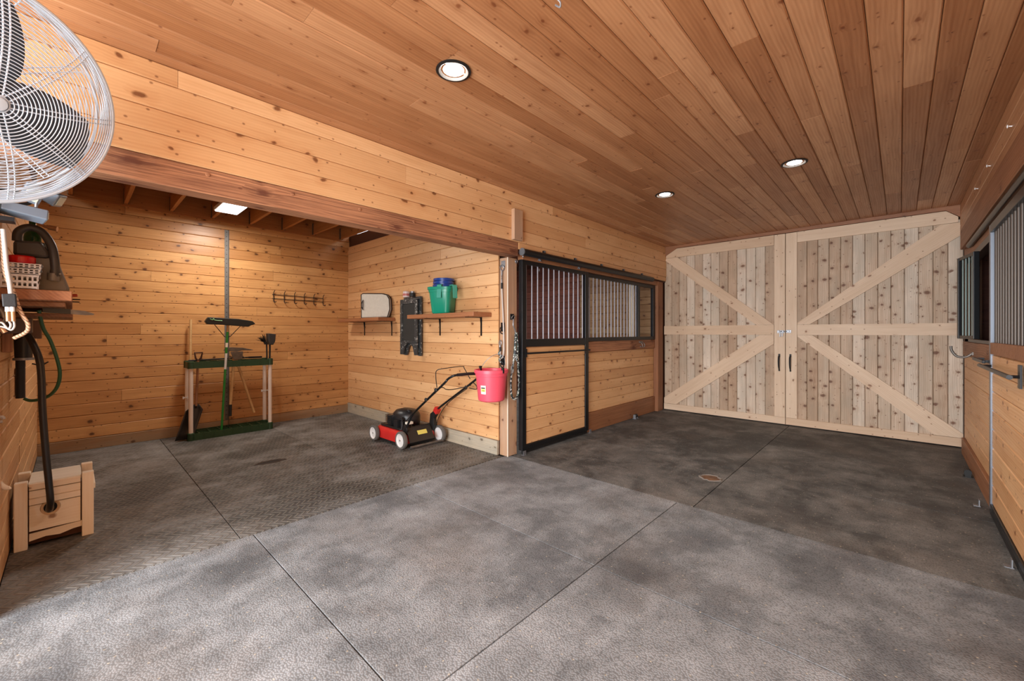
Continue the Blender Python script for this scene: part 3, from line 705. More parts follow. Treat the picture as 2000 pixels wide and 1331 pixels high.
# ================================================================ WASH BAY: WALL THINGS
t = thing('slotted_rail', 'tall perforated grey metal strip standing on the back wall behind the tool rack', 'metal rail', (XB+.01, 1.475, .05))
bm = nb(); box(bm, XB+.001, XB+.004, 1.452, 1.500, .03, 2.80); box(bm, XB+.004, XB+.035, 1.497, 1.500, .03, 2.80); obj('angle', bm, simple('perforated_angle_steel', srgb(122, 118, 114), .55, .5, var=.25, bscale=80), t)
bm = nb()
for k in range(44): lathe(bm, [(.006, 0), (0, .0006)], frame_to((XB+.0042, 1.476, .08+.0625*k), (1, 0, 0)), 8)
o = obj('punched_hole', bm, BLACKM, t); o['kind'] = 'stuff'
t = thing('hook_rack', 'wire coat rack with six black double hooks on the bay back wall', 'hook rack', (XB+.01, 2.43, 1.86))
bm = nb()
for z in (1.845, 1.905): tube(bm, [(XB+.012, 2.05, z+.03), (XB+.012, 2.80, z+.012)], .0045, 8)
obj('wire_rail', bm, BLACKM, t, True)
for k in range(6):
    y = 2.07+.146*k; dz = .03-.0036*k*1
    bm = nb(); tube(bm, smoothpts([(XB+.035, y+.012, 1.965+dz), (XB+.02, y, 1.93+dz), (XB+.017, y, 1.86+dz), (XB+.02, y, 1.80+dz), (XB+.05, y+.012, 1.785+dz), (XB+.065, y+.02, 1.80+dz)], 4), .0052, 7)
    obj('hook', bm, BLACKM, t, True)

def wshelf(name, x0, x1, zt, bx, label, th=.05):
    t = thing(name, label, 'shelf', ((x0+x1)/2, YP-.14, zt))
    lum('board', t, x0, x1, YP-.275, YP-.003, zt-th, zt, 'x', W_SHELF)
    for x in bx:
        bm = nb(); box(bm, x-.012, x+.012, YP-.007, YP-.003, zt-th-.215, zt-th-.001)
        box(bm, x-.012, x+.012, YP-.24, YP-.003, zt-th-.007, zt-th-.001)
        prism(bm, [(0, 0), (-.018, 0), (0, -.12)], -.003, .003, M.Translation((x, YP-.006, zt-th-.006)) @ M(((0, 0, 1, 0), (1, 0, 0, 0), (0, 1, 0, 0), (0, 0, 0, 1))))
        obj('bracket', bm, BLACK, t)
    return t
wshelf('wall_shelf', -6.68, -5.38, 1.578, (-6.30, -5.47), 'brown wall shelf in the bay corner carrying the white canvas bag')
wshelf('wall_shelf', -4.64, -3.35, 1.586, (-4.30, -3.52), 'brown wall shelf carrying the green bucket, left of the bay post')
# canvas bag
XZ = M(((1, 0, 0, 0), (0, 0, -1, 0), (0, 1, 0, 0), (0, 0, 0, 1)))
t = thing('canvas_bag', 'boxy off-white canvas bag with dark piping on the corner shelf', 'bag', (-5.7, 3.08, 1.578))
outl = [(0, 0), (-.004, .355), (.03, .368), (.40, .352), (.49, .33), (.535, .27), (.545, .12), (.50, .003)]
bex = V((.49, .165, 0)).normalized(); bn_ = bex.cross(V((0, 0, 1))); bmx = M((bex, V((0, 0, 1)), bn_)).transposed().to_4x4(); bmx.translation = V((-5.935, 2.985, 1.58))
bm = nb(); prism(bm, outl, -.045, 0, bmx); obj('body', bm, CLOTH, t, bevel=.016)
bm = nb()
for q in (-.003, -.042): tube(bm, [bmx @ V((x, z, q)) for x, z in outl], .007, 6, closed=True)
obj('piping', bm, PIPING, t, True)
bm = nb(); tube(bm, [bmx @ V(q) for q in ((.01, .215, .004), (.055, .27, .02), (.05, .12, .02), (.01, .17, .004))], .006, 6, closed=True); obj('handle', bm, PIPING, t)
# folding chalkboard
t = thing('chalkboard_sign', 'narrow folding chalkboard with chipped black frame, hung on the bay wall between the two shelves', 'chalkboard', (-4.9, 3.15, 1.06))
def chalk(y0, y1, x0, x1, zb, zt, nm):
    bm = nb()
    prism(bm, [(x0, zb), (x0+.07, zb), (x0+.11, zb+.11), (x0+.17, zb+.16), (x1-.15, zb+.16), (x1-.10, zb+.11), (x1-.06, zb), (x1, zb), (x1, zb+.19), (x0, zb+.19)], -y1, -y0, XZ)
    box(bm, x0, x0+.055, y0, y1, zb+.19, zt); box(bm, x1-.055, x1, y0, y1, zb+.19, zt); box(bm, x0+.055, x1-.055, y0, y1, zt-.06, zt)
    o = obj(nm, bm, CHIP, t, bevel=.003); o['label'] = 'chipped black frame'
    obj('panel', box(nb(), x0+.055, x1-.055, y0+.012, y1-.006, zb+.19, zt-.06), CHALK, t)
chalk(3.135, 3.158, -5.10, -4.69, 1.055, 1.815, 'frame'); chalk(3.175, 3.205, -5.07, -4.66, 1.045, 1.845, 'frame')
bm = nb(); box(bm, -5.0, -4.95, 3.15, 3.175, 1.79, 1.80); box(bm, -4.82, -4.77, 3.15, 3.175, 1.79, 1.80); box(bm, -5.08, -4.68, 3.14, 3.178, 1.812, 1.818); obj('hinge', bm, DULLST, t)
t = thing('spray_can', 'small white and pink tin standing on top of the chalkboard', 'can', (-4.97, 3.15, 1.846))
bm = nb(); lathe(bm, [(0, 0), (.045, 0), (.047, .003), (.047, .075), (.04, .082), (0, .082)], M.Translation((-4.97, 3.155, 1.846)), 20); obj('tin', bm, simple('pale_pink_tin', srgb(226, 206, 202), .35), t, True)
bm = nb(); lathe(bm, [(.0475, .02), (.0485, .02), (.0485, .05), (.0475, .05)], M.Translation((-4.97, 3.155, 1.846)), 20); obj('red_band', bm, simple('faded_red_print', srgb(190, 110, 106), .4), t, True)
t = thing('spray_can', 'small dark tin with a grey lid on top of the chalkboard, beside the white tin', 'can', (-4.83, 3.15, 1.846))
bm = nb(); lathe(bm, [(0, 0), (.042, 0), (.042, .05), (0, .05)], M.Translation((-4.82, 3.155, 1.846)), 18); obj('tin', bm, BLACKM, t, True)
bm = nb(); lathe(bm, [(0, .05), (.03, .05), (.032, .072), (0, .074)], M.Translation((-4.82, 3.155, 1.846)), 18); obj('lid', bm, STEEL, t, True)

# buckets on the shelf
def bucket(name, label, cx, cy, z0, h, r0, r1, mat, power=None, sx=1, sy=1, rz=0, rim=.012, lip=.03, grp=None):
    t = thing(name, label, 'bucket', (cx, cy, z0), (0, 0, 0), grp)
    mt = M.Translation((cx, cy, z0)) @ M.Rotation(rz, 4, 'Z')
    pr = [(r0*.9, 0), (r0, .012), (r0+(r1-r0)*.80, h*.80), (r1, h*.805), (r1+.003, h*.90), (r1+rim, h*.905), (r1+rim, h), (r1+rim-.006, h+.003), (r1-.004, h), (r1-.008, h*.8), (r0-.008, .02), (0, .016)]
    bm = nb(); lathe(bm, [(0, 0)]+pr, mt, 40, sx, sy, power=power); obj('body', bm, mat, t, True)
    return t, mt
t, mt = bucket('feed_bucket', 'teal green flat-sided bucket on the wall shelf, lowest of the nested buckets', -4.05, 3.085, 1.587, .315, .115, .148, TEAL, power=5, rz=.5)
for i, (z, r) in enumerate(((1.795, .125), (1.832, .127), (1.868, .129))):
    lb = ('deep blue bucket nested just inside the green one, lowest blue rim', 'deep blue nested bucket, middle rim of the three blue ones', 'deep blue bucket on top of the nested stack, highest rim')[i]
    bucket('feed_bucket', lb, -4.055+.01*i, 3.085, z-.115, .255, .08, r-.026, BLUE, rim=.024)
for i, (x, y, dz) in enumerate(((-3.975, 2.985, 0), (-3.85, 3.085, -.005))):
    t = thing('bucket_hook', ('teal plastic strap hooked over the front of the green bucket', 'teal plastic strap hooked over the side of the green bucket towards the post')[i], 'strap', (x, y, 1.9))
    dirv = V((.45, -.9, 0)).normalized() if i == 0 else V((.95, -.1, 0)).normalized(); sd = V((-dirv.y, dirv.x, 0))
    c0 = V((x, y, 1.91+dz)); prof = [(-.05, -.06), (-.055, .01), (-.045, .022), (.02, .022), (.032, .01), (.040, -.14), (.030, -.14), (.022, 0), (.012, .010), (-.035, .010), (-.044, 0), (-.042, -.06)]
    bm = nb(); mt = M((dirv, V((0, 0, 1)), dirv.cross(V((0, 0, 1))))).transposed().to_4x4(); mt.translation = c0
    prism(bm, prof, -.028, .028, mt); obj('strap', bm, simple('faded_teal_plastic', srgb(64, 156, 136), .4) if i == 0 else bpy.data.materials['faded_teal_plastic'], t, bevel=.002)

# ================================================================ TOOL RACK AND TOOLS
RF, RB_, RY0, RY1 = -6.46, -6.76, .985, 1.935
t = thing('tool_rack', 'green plastic tool rack with four off-white legs against the bay back wall', 'tool rack', (-6.6, 1.45, 0))
def tray(z0, z1, name):
    bm = nb(); th = .014
    box(bm, RF-th, RF, RY0+.03, RY1-.03, z0, z1); box(bm, RB_, RB_+th, RY0+.03, RY1-.03, z0, z1)
    box(bm, RB_+.03, RF-.03, RY0, RY0+th, z0, z1); box(bm, RB_+.03, RF-.03, RY1-th, RY1, z0, z1)
    for k in range(9): box(bm, RF, RF+.004, RY0+.06+.1035*k-.004, RY0+.06+.1035*k+.004, z0, z1)
    # lattice of tool sockets
    for k in range(1, 8): box(bm, RB_+th, RF-th, RY0+.117*k-.006, RY0+.117*k+.006, z1-.025, z1-.004)
    for x in (-6.66, -6.56): box(bm, x-.006, x+.006, RY0+th, RY1-th, z1-.025, z1-.004)
    if name == 'lower_tray': box(bm, RB_+th, RF-th, RY0+th, RY1-th, z0, z0+.012)
    o = obj(name, bm, GREEN, t)
    for x in (RF-.028, RB_+.028):
        for y in (RY0+.028, RY1-.028):
            bm = nb(); lathe(bm, [(0, 0), (.036, 0), (.036, z1-z0+.004), (.028, z1-z0+.01), (0, z1-z0+.01)], M.Translation((x, y, z0-(.0 if z0 > .01 else 0))), 18); obj('corner_socket', bm, GREEN, o, True)
tray(.0, .085, 'lower_tray'); tray(.905, .985, 'upper_tray')
for x in (RF-.028, RB_+.028):
    for y in (RY0+.028, RY1-.028):
        bm = nb(); tube(bm, [(x, y, .09), (x, y, .91)], .024, 16); lg = obj('leg', bm, LEGW, t, True)
for (x, y) in ((RB_+.028, RY0+.028), (RB_+.028, RY1-.028)):
    bm = nb(); tube(bm, [(x+.03, y-.05, .52), (x+.03, y+.05, .52)], .006, 8)
    for d in (-.045, 0, .045): box(bm, x+.022, x+.04, y+d-.006, y+d+.006, .505, .535)
    obj('tool_clip', bm, WHITEP, t)
def handle(p, q, r, mat, par, name='handle', n=10): 
    return obj(name, tube(nb(), [p, q], r, n), mat, par, True)
# push broom, head up
t = thing('push_broom', 'wide black push broom standing head up in the rack on a green handle', 'broom', (-6.46, 1.345, .09))
a, b_ = V((-6.50, 1.335, .015)), V((-6.42, 1.39, 1.455)); dd = b_-a
handle(a, a+dd*.60, .0135, GREENM, t); handle(a+dd*.60, a+dd*.745, .0137, WHITEP, t, 'paper_sleeve'); handle(a+dd*.745, a+dd*.94, .014, GREENM, t); handle(a+dd*.94, b_, .013, W_HAND, t, 'wooden_tip')
handle(a+dd*.80, a+dd*.84, .0148, PIPEST, t, 'sticker')
bm = nb()
prof = [(1.14, 1.50), (1.165, 1.465), (1.30, 1.462), (1.62, 1.437), (1.645, 1.455), (1.70, 1.478), (1.665, 1.515), (1.50, 1.54), (1.175, 1.555), (1.16, 1.535)]
YZ = M(((0, 0, 1, 0), (1, 0, 0, 0), (0, 1, 0, 0), (0, 0, 0, 1)))
prism(bm, prof, -6.46, -6.38, YZ); obj('head_cover', bm, simple('black_bristle_sleeve', srgb(24, 26, 24), .4, bump=.4, bscale=160), t, bevel=.008)
bm = nb()
for s, y in ((-1, 1.245), (1, 1.545)): tube(bm, [(-6.42, y, 1.462), (-6.425, 1.385+s*.03, 1.305), (-6.43, 1.382+s*.008, 1.30)], .005, 6)
obj('brace_wire', bm, BLACKM, t, True)
bm = nb(); tube(bm, smoothpts([(-6.378, 1.19, 1.535), (-6.377, 1.215, 1.52), (-6.377, 1.23, 1.54), (-6.377, 1.24, 1.518), (-6.377, 1.32, 1.512)], 4), .004, 6); obj('print_mark', bm, simple('pale_green_print', srgb(140, 190, 130), .5), t)
# mattock and pick
t = thing('mattock', 'rusty mattock hanging head up in the rack, pale handle with a black tip', 'mattock', (-6.6, 1.5, .9))
handle((-6.60, 1.50, 1.03), (-6.57, 1.452, .39), .017, W_HAND, t); handle((-6.57, 1.452, .39), (-6.565, 1.447, .235), .018, BLACKM, t, 'black_grip')
bm = nb()
prism(bm, [(1.38, 1.115), (1.40, 1.145), (1.47, 1.16), (1.60, 1.15), (1.72, 1.12), (1.725, 1.112), (1.60, 1.115), (1.53, 1.10), (1.47, 1.105)], -6.62, -6.58, YZ)
prism(bm, [(1.45, 1.10), (1.60, 1.10), (1.59, 1.0), (1.55, .985), (1.49, .99)], -6.575, -6.567, YZ); obj('head', bm, DULLST, t, bevel=.004)
t = thing('pickaxe', 'second pick with a dull head, its pale handle slanting right behind the rack front', 'pickaxe', (-6.6, 1.55, .9))
handle((-6.64, 1.53, 1.0), (-6.62, 1.745, .235), .016, W_HAND, t)
bm = nb(); prism(bm, [(1.44, 1.0), (1.52, 1.055), (1.60, 1.05), (1.65, 1.0), (1.60, 1.02), (1.52, 1.025)], -6.66, -6.63, YZ); obj('head', bm, DULLST, t, bevel=.004)
# long shovel with D handle, blade down at left
t = thing('shovel', 'square shovel standing at the left end of the rack with a dark D handle', 'shovel', (-6.55, 1.03, 0))
handle((-6.57, 1.10, 1.0), (-6.55, 1.075, .42), .014, W_TRIM, t)
bm = nb(); tube(bm, [(-6.57, 1.10, .99), (-6.57, 1.075, 1.03), (-6.57, 1.065, 1.10), (-6.57, 1.145, 1.10), (-6.57, 1.13, 1.03), (-6.57, 1.10, .99)], .011, 8); obj('grip', bm, simple('dark_red_grip', srgb(70, 40, 34), .5), t, True)
bm = nb(); N = 8; rows_ = []
for j in range(7):
    s = j/6; row = []
    for i in range(N+1):
        q = i/N-.5; wd = .15*(1 if s > .15 else .35+4.3*s)
        row.append(bm.verts.new((-6.53+.035*s - .03*(1-4*q*q), 1.075-.13*s+q*wd*1.2, .44-.42*s)))
    rows_.append(row)
for j in range(6):
    for i in range(N): bm.faces.new((rows_[j][i], rows_[j][i+1], rows_[j+1][i+1], rows_[j+1][i]))
o = obj('blade', bm, simple('dark_worn_blade', srgb(58, 52, 48), .45, .5, var=.3, bscale=50), t, True); sm = o.modifiers.new('t', 'SOLIDIFY'); sm.thickness = .004
t = thing('wooden_stake', 'plain pale wooden pole standing behind the left end of the rack', 'pole', (-6.8, 1.0, 0))
bm = nb(); tube(bm, [(-6.72, 1.035, .09), (-6.80, 1.06, 1.53)], .015, 8); obj('pole', bm, W_HAND, t, True)
# long dustpan with broom
t = thing('upright_dustpan', 'black upright dustpan held head up at the right end of the rack', 'dustpan', (-6.5, 1.9, .9))
handle((-6.50, 1.905, .93), (-6.50, 1.910, 1.20), .012, BLACKM, t)
bm = nb(); prism(bm, [(1.865, 1.35), (1.965, 1.335), (1.955, 1.235), (1.93, 1.185), (1.885, 1.19), (1.87, 1.24)], -6.53, -6.42, YZ); obj('pan', bm, simple('black_dustpan', srgb(44, 42, 42), .4), t, bevel=.008)
t = thing('lobby_broom', 'small black broom with splayed bristles beside the upright dustpan', 'broom', (-6.55, 1.88, .9))
handle((-6.56, 1.89, .93), (-6.56, 1.885, 1.19), .010, BLACKM, t)
bm = nb(); prism(bm, [(1.86, 1.19), (1.91, 1.19), (1.92, 1.225), (1.845, 1.235)], -6.58, -6.54, YZ); obj('socket', bm, BLACKM, t)
bm = nb()
for k in range(46):
    a_ = random.uniform(.1, 1.25); r_ = random.uniform(.08, .135)
    tube(bm, [(-6.56+random.uniform(-.015, .015), 1.88-.02*a_, 1.22), (-6.55+random.uniform(-.03, .04), 1.875-math.sin(a_)*r_, 1.225+math.cos(a_)*r_*.85)], .0022, 4)
o = obj('bristles', bm, BLACKM, t); o['kind'] = 'stuff'
t = thing('garden_rake', 'dark flat tool lying along the back of the rack top', 'rake', (-6.7, 1.7, .99))
bm = nb(); tube(bm, [(-6.70, 1.02, .995), (-6.70, 1.70, 1.008)], .010, 8); box(bm, -6.72, -6.68, 1.70, 1.86, .995, 1.02); obj('bar', bm, BLACKM, t)

# ================================================================ LAWN MOWER
MX, MY = -4.52, 2.87
t = thing('lawn_mower', 'red push lawn mower with white wheels parked by the bay wall', 'lawn mower', (MX, MY, 0))
def wheel(x, y, r, s, wd=.045):
    mt = frame_to((x, y, r), (0, s, 0))
    bm = nb(); lathe(bm, [(r*.74, -wd/2), (r*.95, -wd/2), (r, -wd*.3), (r, wd*.3), (r*.95, wd/2), (r*.74, wd/2), (r*.74, -wd/2)], mt, 36)
    wh = obj('wheel', bm, TYRE, t, True)
    bm = nb(); lathe(bm, [(0, wd*.42), (r*.12, wd*.42), (r*.15, wd*.30), (r*.55, wd*.25), (r*.66, wd*.46), (r*.745, wd*.5), (r*.745, -wd*.5), (r*.6, -wd*.48), (r*.5, -wd*.3), (0, -wd*.35)], mt, 36)
    hub = obj('hub_cap', bm, WHITEP, wh, True)
    bm = nb(); lathe(bm, [(0, wd*.56), (r*.09, wd*.5), (r*.1, wd*.4), (0, wd*.4)], mt, 12); obj('axle_nut', bm, DULLST, wh, True)
wheel(-4.825, 2.60, .098, -1); wheel(-4.225, 2.615, .105, -1); wheel(-4.825, 3.12, .098, 1); wheel(-4.165, 3.12, .105, 1)
bm = nb()   # deck: rounded shell
dk = [(-4.90, 2.72), (-4.88, 2.66), (-4.80, 2.635), (-4.25, 2.64), (-4.22, 2.68), (-4.22, 3.06), (-4.25, 3.10), (-4.80, 3.10), (-4.88, 3.08), (-4.90, 3.0)]
dk_in = [(MX+(x-MX)*.93, MY+(y-MY)*.9) for x, y in dk]
lo = [bm.verts.new((x, y, .045)) for x, y in dk]; md = [bm.verts.new((x, y, .145)) for x, y in dk]; hi = [bm.verts.new((x, y, .178)) for x, y in dk_in]
for A_, B_ in ((lo, md), (md, hi)):
    for i in range(10): bm.faces.new((A_[i], A_[(i+1) % 10], B_[(i+1) % 10], B_[i]))
bm.faces.new(hi); obj('deck', bm, REDP, t, bevel=.012)
bm = nb(); prism(bm, [(x*1.0+(.0), y) for x, y in [(MX+(x-MX)*1.02, MY+(y-MY)*1.01) for x, y in dk]], .032, .048); obj('skirt', bm, BLACKM, t)
bm = nb(); prism(bm, [(MX+(x-MX)*.75-.06, MY+(y-MY)*.8) for x, y in dk], .176, .20); obj('engine_base', bm, BLACKM, t, bevel=.01)
# engine: shroud dome + finned cylinder
bm = nb(); lathe(bm, [(0, 0), (.155, 0), (.165, .02), (.165, .105), (.155, .14), (.12, .178), (.05, .196), (0, .2)], M.Translation((-4.56, 2.895, .205)) @ M.Rotation(.3, 4, 'Z'), 32, 1.12, .92); obj('engine_shroud', bm, ENGB, t, True)
bm = nb()
for k in range(8): box(bm, -4.74, -4.60, 2.70, 2.82, .205+.0165*k, .211+.0165*k)
box(bm, -4.722, -4.618, 2.722, 2.83, .20, .332); obj('cooling_fins', bm, simple('worn_engine_metal', srgb(110, 110, 112), .3, .8, var=.5, bscale=260), t)
bm = nb(); lathe(bm, [(0, 0), (.022, 0), (.022, .09), (.03, .10), (.03, .12), (0, .12)], M.Translation((-4.44, 2.76, .19)), 14); tube(bm, smoothpts([(-4.44, 2.76, .31), (-4.42, 2.74, .33), (-4.37, 2.72, .26), (-4.36, 2.70, .19)], 4), .007, 6)
box(bm, -4.56, -4.47, 2.71, 2.80, .19, .285); obj('carburettor', bm, ENGB, t, bevel=.004)
bm = nb(); tube(bm, [(-4.34, 2.80, .20), (-4.40, 2.83, .235), (-4.44, 2.86, .235)], .035, 12); obj('muffler', bm, ENGB, t, True)
bm = nb(); box(bm, -4.38, -4.32, 2.76, 2.84, .245, .275); obj('fuel_sticker', bm, PIPEST, t, bevel=.004)
bm = nb(); lathe(bm, [(0, 0), (.03, 0), (.032, .02), (.02, .03), (0, .03)], M.Translation((-4.44, 2.86, .375)), 16); obj('fuel_cap', bm, ENGB, t, True)
# rear discharge flap
bm = nb()
XR0, XR1 = -4.245, -4.14
vs = [(XR0, 2.685, .225), (XR0, 3.02, .225), (XR1, 3.02, .07), (XR1, 2.675, .07)]
def quad(bm, vs, th, d):
    d = V(d).normalized()*th; a = [bm.verts.new(v) for v in vs]; b = [bm.verts.new(V(v)+d) for v in vs]
    bm.faces.new(a); bm.faces.new(b[::-1])
    for i in range(4): bm.faces.new((a[i], a[(i+1) % 4], b[(i+1) % 4], b[i]))
quad(bm, vs, .012, (.8, 0, .55)); obj('rear_flap', bm, simple('black_flap', srgb(40, 39, 38), .42, var=.15, bscale=40), t, bevel=.003)
bm = nb(); e = V((.0096, 0, .0066)); m0 = lambda fy, fz: V((XR0+(XR1-XR0)*fz, 2.68+.385*fy, .225-.155*fz))+e*1.3
quad(bm, [m0(.34, .30), m0(.34, .58), m0(.68, .58), m0(.68, .30)], .0015, (.8, 0, .55)); o = obj('warning_label', bm, YEL, t); o['label'] = 'yellow warning label'
bm = nb(); tube(bm, [(-4.25, 2.68, .232), (-4.25, 3.07, .232)], .006, 8)
for k in range(14): box(bm, -4.25, -4.235, 2.70+.0265*k, 2.712+.0265*k, .215, .232)
obj('flap_hinge', bm, BLACKM, t)
bm = nb(); tube(bm, [(-4.10, 2.66, .035), (-4.10, 3.13, .035)], .014, 10); obj('trailing_bar', bm, DULLST, t, True)
# handle
ml = smoothpts([(-4.25, 2.665, .14), (-4.22, 2.67, .22), (-4.10, 2.68, .40), (-3.99, 2.68, .49), (-3.52, 2.68, .81), (-3.46, 2.69, .865), (-3.40, 2.70, .90), (-3.37, 2.74, .915), (-3.365, 2.9, .917), (-3.37, 3.02, .91), (-3.40, 3.06, .875), (-3.46, 3.065, .82), (-4.00, 3.06, .50), (-4.16, 3.06, .40)], 6)
bm = nb(); tube(bm, ml, .0125, 10); obj('handlebar', bm, BLACK, t, True)
bm = nb(); tube(bm, [(-3.368, 2.75, .916), (-3.365, 2.9, .917), (-3.368, 3.0, .912)], .0165, 12); obj('foam_grip', bm, RUBBER, t, True)
bm = nb(); prism(bm, [(-4.30, .10), (-4.25, .10), (-4.18, .22), (-4.19, .30), (-4.14, .36), (-4.18, .40), (-4.26, .35), (-4.27, .27)], -3.09, -3.04, XZ); obj('side_bracket', bm, BLACKM, t, bevel=.006)
bm = nb(); prism(bm, [(-4.30, .10), (-4.25, .10), (-4.18, .22), (-4.20, .27), (-4.25, .28)], -2.69, -2.66, XZ); obj('side_bracket', bm, BLACKM, t, bevel=.006)
bm = nb(); box(bm, -.035, .035, -.03, .03, -.035, .035, M.Translation((-4.14, 3.06, .405)) @ M.Rotation(.6, 4, 'Y')); obj('clamp', bm, REDP, t, bevel=.006)
bm = nb(); tube(bm, smoothpts([(-3.60, 2.66, .77), (-3.58, 2.63, .90), (-3.60, 2.66, .955), (-3.55, 2.72, .975), (-3.53, 2.95, .985), (-3.53, 2.98, .96), (-3.50, 3.04, .84)], 6), .0045, 8); obj('bail_wire', bm, BLACKM, t, True)
bm = nb(); tube(bm, smoothpts([(-3.58, 2.69, .77), (-3.62, 2.76, .76), (-3.66, 2.83, .73), (-3.66, 2.93, .72), (-3.58, 3.04, .745), (-3.50, 3.05, .77)], 5), .005, 6)
tube(bm, smoothpts([(-3.50, 3.08, .80), (-3.46, 3.10, .76), (-3.48, 3.11, .72), (-3.56, 3.08, .73)], 4), .005, 6)
tube(bm, smoothpts([(-3.60, 2.665, .76), (-4.0, 2.65, .47), (-4.30, 2.72, .30), (-4.45, 2.75, .28)], 6), .0045, 6)
tube(bm, smoothpts([(-3.60, 3.08, .72), (-4.0, 3.09, .48), (-4.20, 3.10, .22), (-4.14, 3.17, .10)], 6), .0045, 6); o = obj('control_cables', bm, BLACKM, t, True); o['kind'] = 'stuff'
for x, y, z in ((-3.80, 2.68, .62), (-3.62, 2.68, .745), (-3.60, 3.06, .735)):
    bm = nb(); lathe(bm, [(0, 0), (.018, 0), (.022, .012), (.012, .022), (0, .022)], frame_to((x, y+(.012 if y > 3 else -.012), z), (0, -1, 0)), 12); obj('knob', bm, BLACKM, t, True)

# ================================================================ BAY POST: BUCKET, ROPES
BX, BY, BZ = -3.175, 3.055, .635
t, mt = bucket('hanging_bucket', 'coral pink plastic bucket hanging on the bay post', BX, BY, BZ, .33, .140, .170, PINK)
arc = [(BX-.17*math.cos(a_)*1.02, BY+.11*math.sin(a_), BZ+.32+.17*math.sin(a_)) for a_ in [PI*i/16 for i in range(17)]]
bm = nb(); tube(bm, arc, .003, 6); obj('bail_handle', bm, STEEL, t, True)
bm = nb()
for s in (-1, 1): box(bm, BX+s*.172-.012, BX+s*.172+.012, BY-.012, BY+.012, BZ+.30, BZ+.36)
obj('handle_ear', bm, BLACKM, t, bevel=.003)
# paper label on the camera-left side of the bucket
lab = nb(); a0 = math.atan2(0-BY, 0-BX)-.78
def onb(a_, z, e_=.002): r_ = .14+(.164-.14)*(z/.264)+e_; return V((BX+r_*math.cos(a_), BY+r_*math.sin(a_), BZ+z))
g = [[lab.verts.new(onb(a0+.40*i/6, .085+.09*j/2)) for i in range(7)] for j in range(3)]
for j in range(2):
    for i in range(6): f = lab.faces.new((g[j][i], g[j][i+1], g[j+1][i+1], g[j+1][i]))
o = obj('paper_label', lab, PIPEST, t, True); o['label'] = 'white paper label with a yellow patch and dark print'
lab = nb(); g = [[lab.verts.new(onb(a0+.04+.32*i/6, .11+.03*j/1, .003)) for i in range(7)] for j in range(2)]
for i in range(6): lab.faces.new((g[0][i], g[0][i+1], g[1][i+1], g[1][i]))
obj('yellow_patch', lab, YEL, o)
lab = nb()
for z0_, z1_, k0, k1 in ((.143, .155, 0, 6), (.118, .124, 1, 2.4), (.118, .124, 3, 5)):
    gg = [[lab.verts.new(onb(a0+.05+.30*(k0+(k1-k0)*i/4)/6, z_, .004)) for i in range(5)] for z_ in (z0_, z1_)]
    for i in range(4): lab.faces.new((gg[0][i], gg[0][i+1], gg[1][i+1], gg[1][i]))
obj('dark_print', lab, BLACKM, o)
PF = 3.248   # left face of the post
t = thing('tether_rope', 'white tie rope with steel snaps hanging down the left face of the bay post', 'rope', (-3.18, PF, 2.12))
bm = nb(); box(bm, -3.215, -3.155, PF-.006, PF, 2.08, 2.15); obj('eye_plate', bm, STEEL, t, bevel=.002)
bm = nb(); tube(bm, ring_pts((-3.185, PF-.02, 2.07), (1, 0, 0), (0, -.3, 1), .028, 20), .006, 8, closed=True); tube(bm, ring_pts((-3.187, PF-.022, 1.965), (.6, -.6, 0), (0, 0, 1), .018, 18), .005, 8, closed=True)
tube(bm, [(-3.186, PF-.02, 2.04), (-3.187, PF-.022, 1.985)], .008, 8); tube(bm, [(-3.187, PF-.022, 1.945), (-3.187, PF-.022, 1.90)], .007, 8); obj('snap_hook', bm, STEEL, t, True)
bm = nb(); tube(bm, [(-3.187, PF-.022, 1.905), (-3.186, PF-.022, 1.84)], .012, 8); tube(bm, [(-3.205, PF-.03, 1.20), (-3.20, PF-.03, 1.155)], .012, 8); obj('rubber_sleeve', bm, RUBBER, t, True)
bm = nb(); tube(bm, smoothpts([(-3.186, PF-.022, 1.845), (-3.175, PF-.024, 1.7), (-3.16, PF-.026, 1.5), (-3.148, PF-.03, 1.25), (-3.15, PF-.032, 1.13), (-3.175, PF-.034, 1.08), (-3.20, PF-.033, 1.10), (-3.202, PF-.03, 1.16)], 6), .0085, 10); obj('rope', bm, WCORD, t, True)
bm = nb(); tube(bm, ring_pts((-3.203, PF-.03, 1.245), (1, 0, 0), (0, 0, 1.7), .016, 16), .005, 8, closed=True); tube(bm, [(-3.205, PF-.03, 1.22), (-3.205, PF-.03, 1.19)], .010, 8); obj('snap_hook', bm, STEEL, t, True)
for i, z in enumerate((1.42, 1.05)):
    t = thing('tie_ring', ('black tie ring plate on the left face of the bay post, at mid height', 'black tie ring plate on the bay post, just above the pink bucket')[i], 'tie ring', (-3.19, PF, z))
    bm = nb(); box(bm, -3.22, -3.16, PF-.005, PF, z-.05, z+.05)
    obj('plate', bm, BLACK, t, bevel=.002); bm = nb(); tube(bm, ring_pts((-3.19, PF-.02, z-.04), (1, 0, 0), (0, -.3, 1.35), .026, 20), .005, 8, closed=True); lathe(bm, [(0, 0), (.016, 0), (.012, .02), (0, .02)], frame_to((-3.19, PF-.003, z), (0, -1, 0)), 12); obj('ring', bm, BLACK, t, True)
t = thing('halter_bits', 'dark strap hardware bunched between the tie rings on the bay post', 'strap', (-3.19, PF-.03, 1.12))
bm = nb(); tube(bm, smoothpts([(-3.20, PF-.035, 1.16), (-3.22, PF-.04, 1.12), (-3.17, PF-.04, 1.10), (-3.21, PF-.04, 1.06), (-3.18, PF-.04, 1.03)], 5), .009, 6); obj('strap', bm, CAMO, t, True)
FX = -3.118   # front face of the post
t = thing('tie_ring', 'black square tie ring plate on the front face of the bay post', 'tie ring', (FX, 3.315, 1.56))
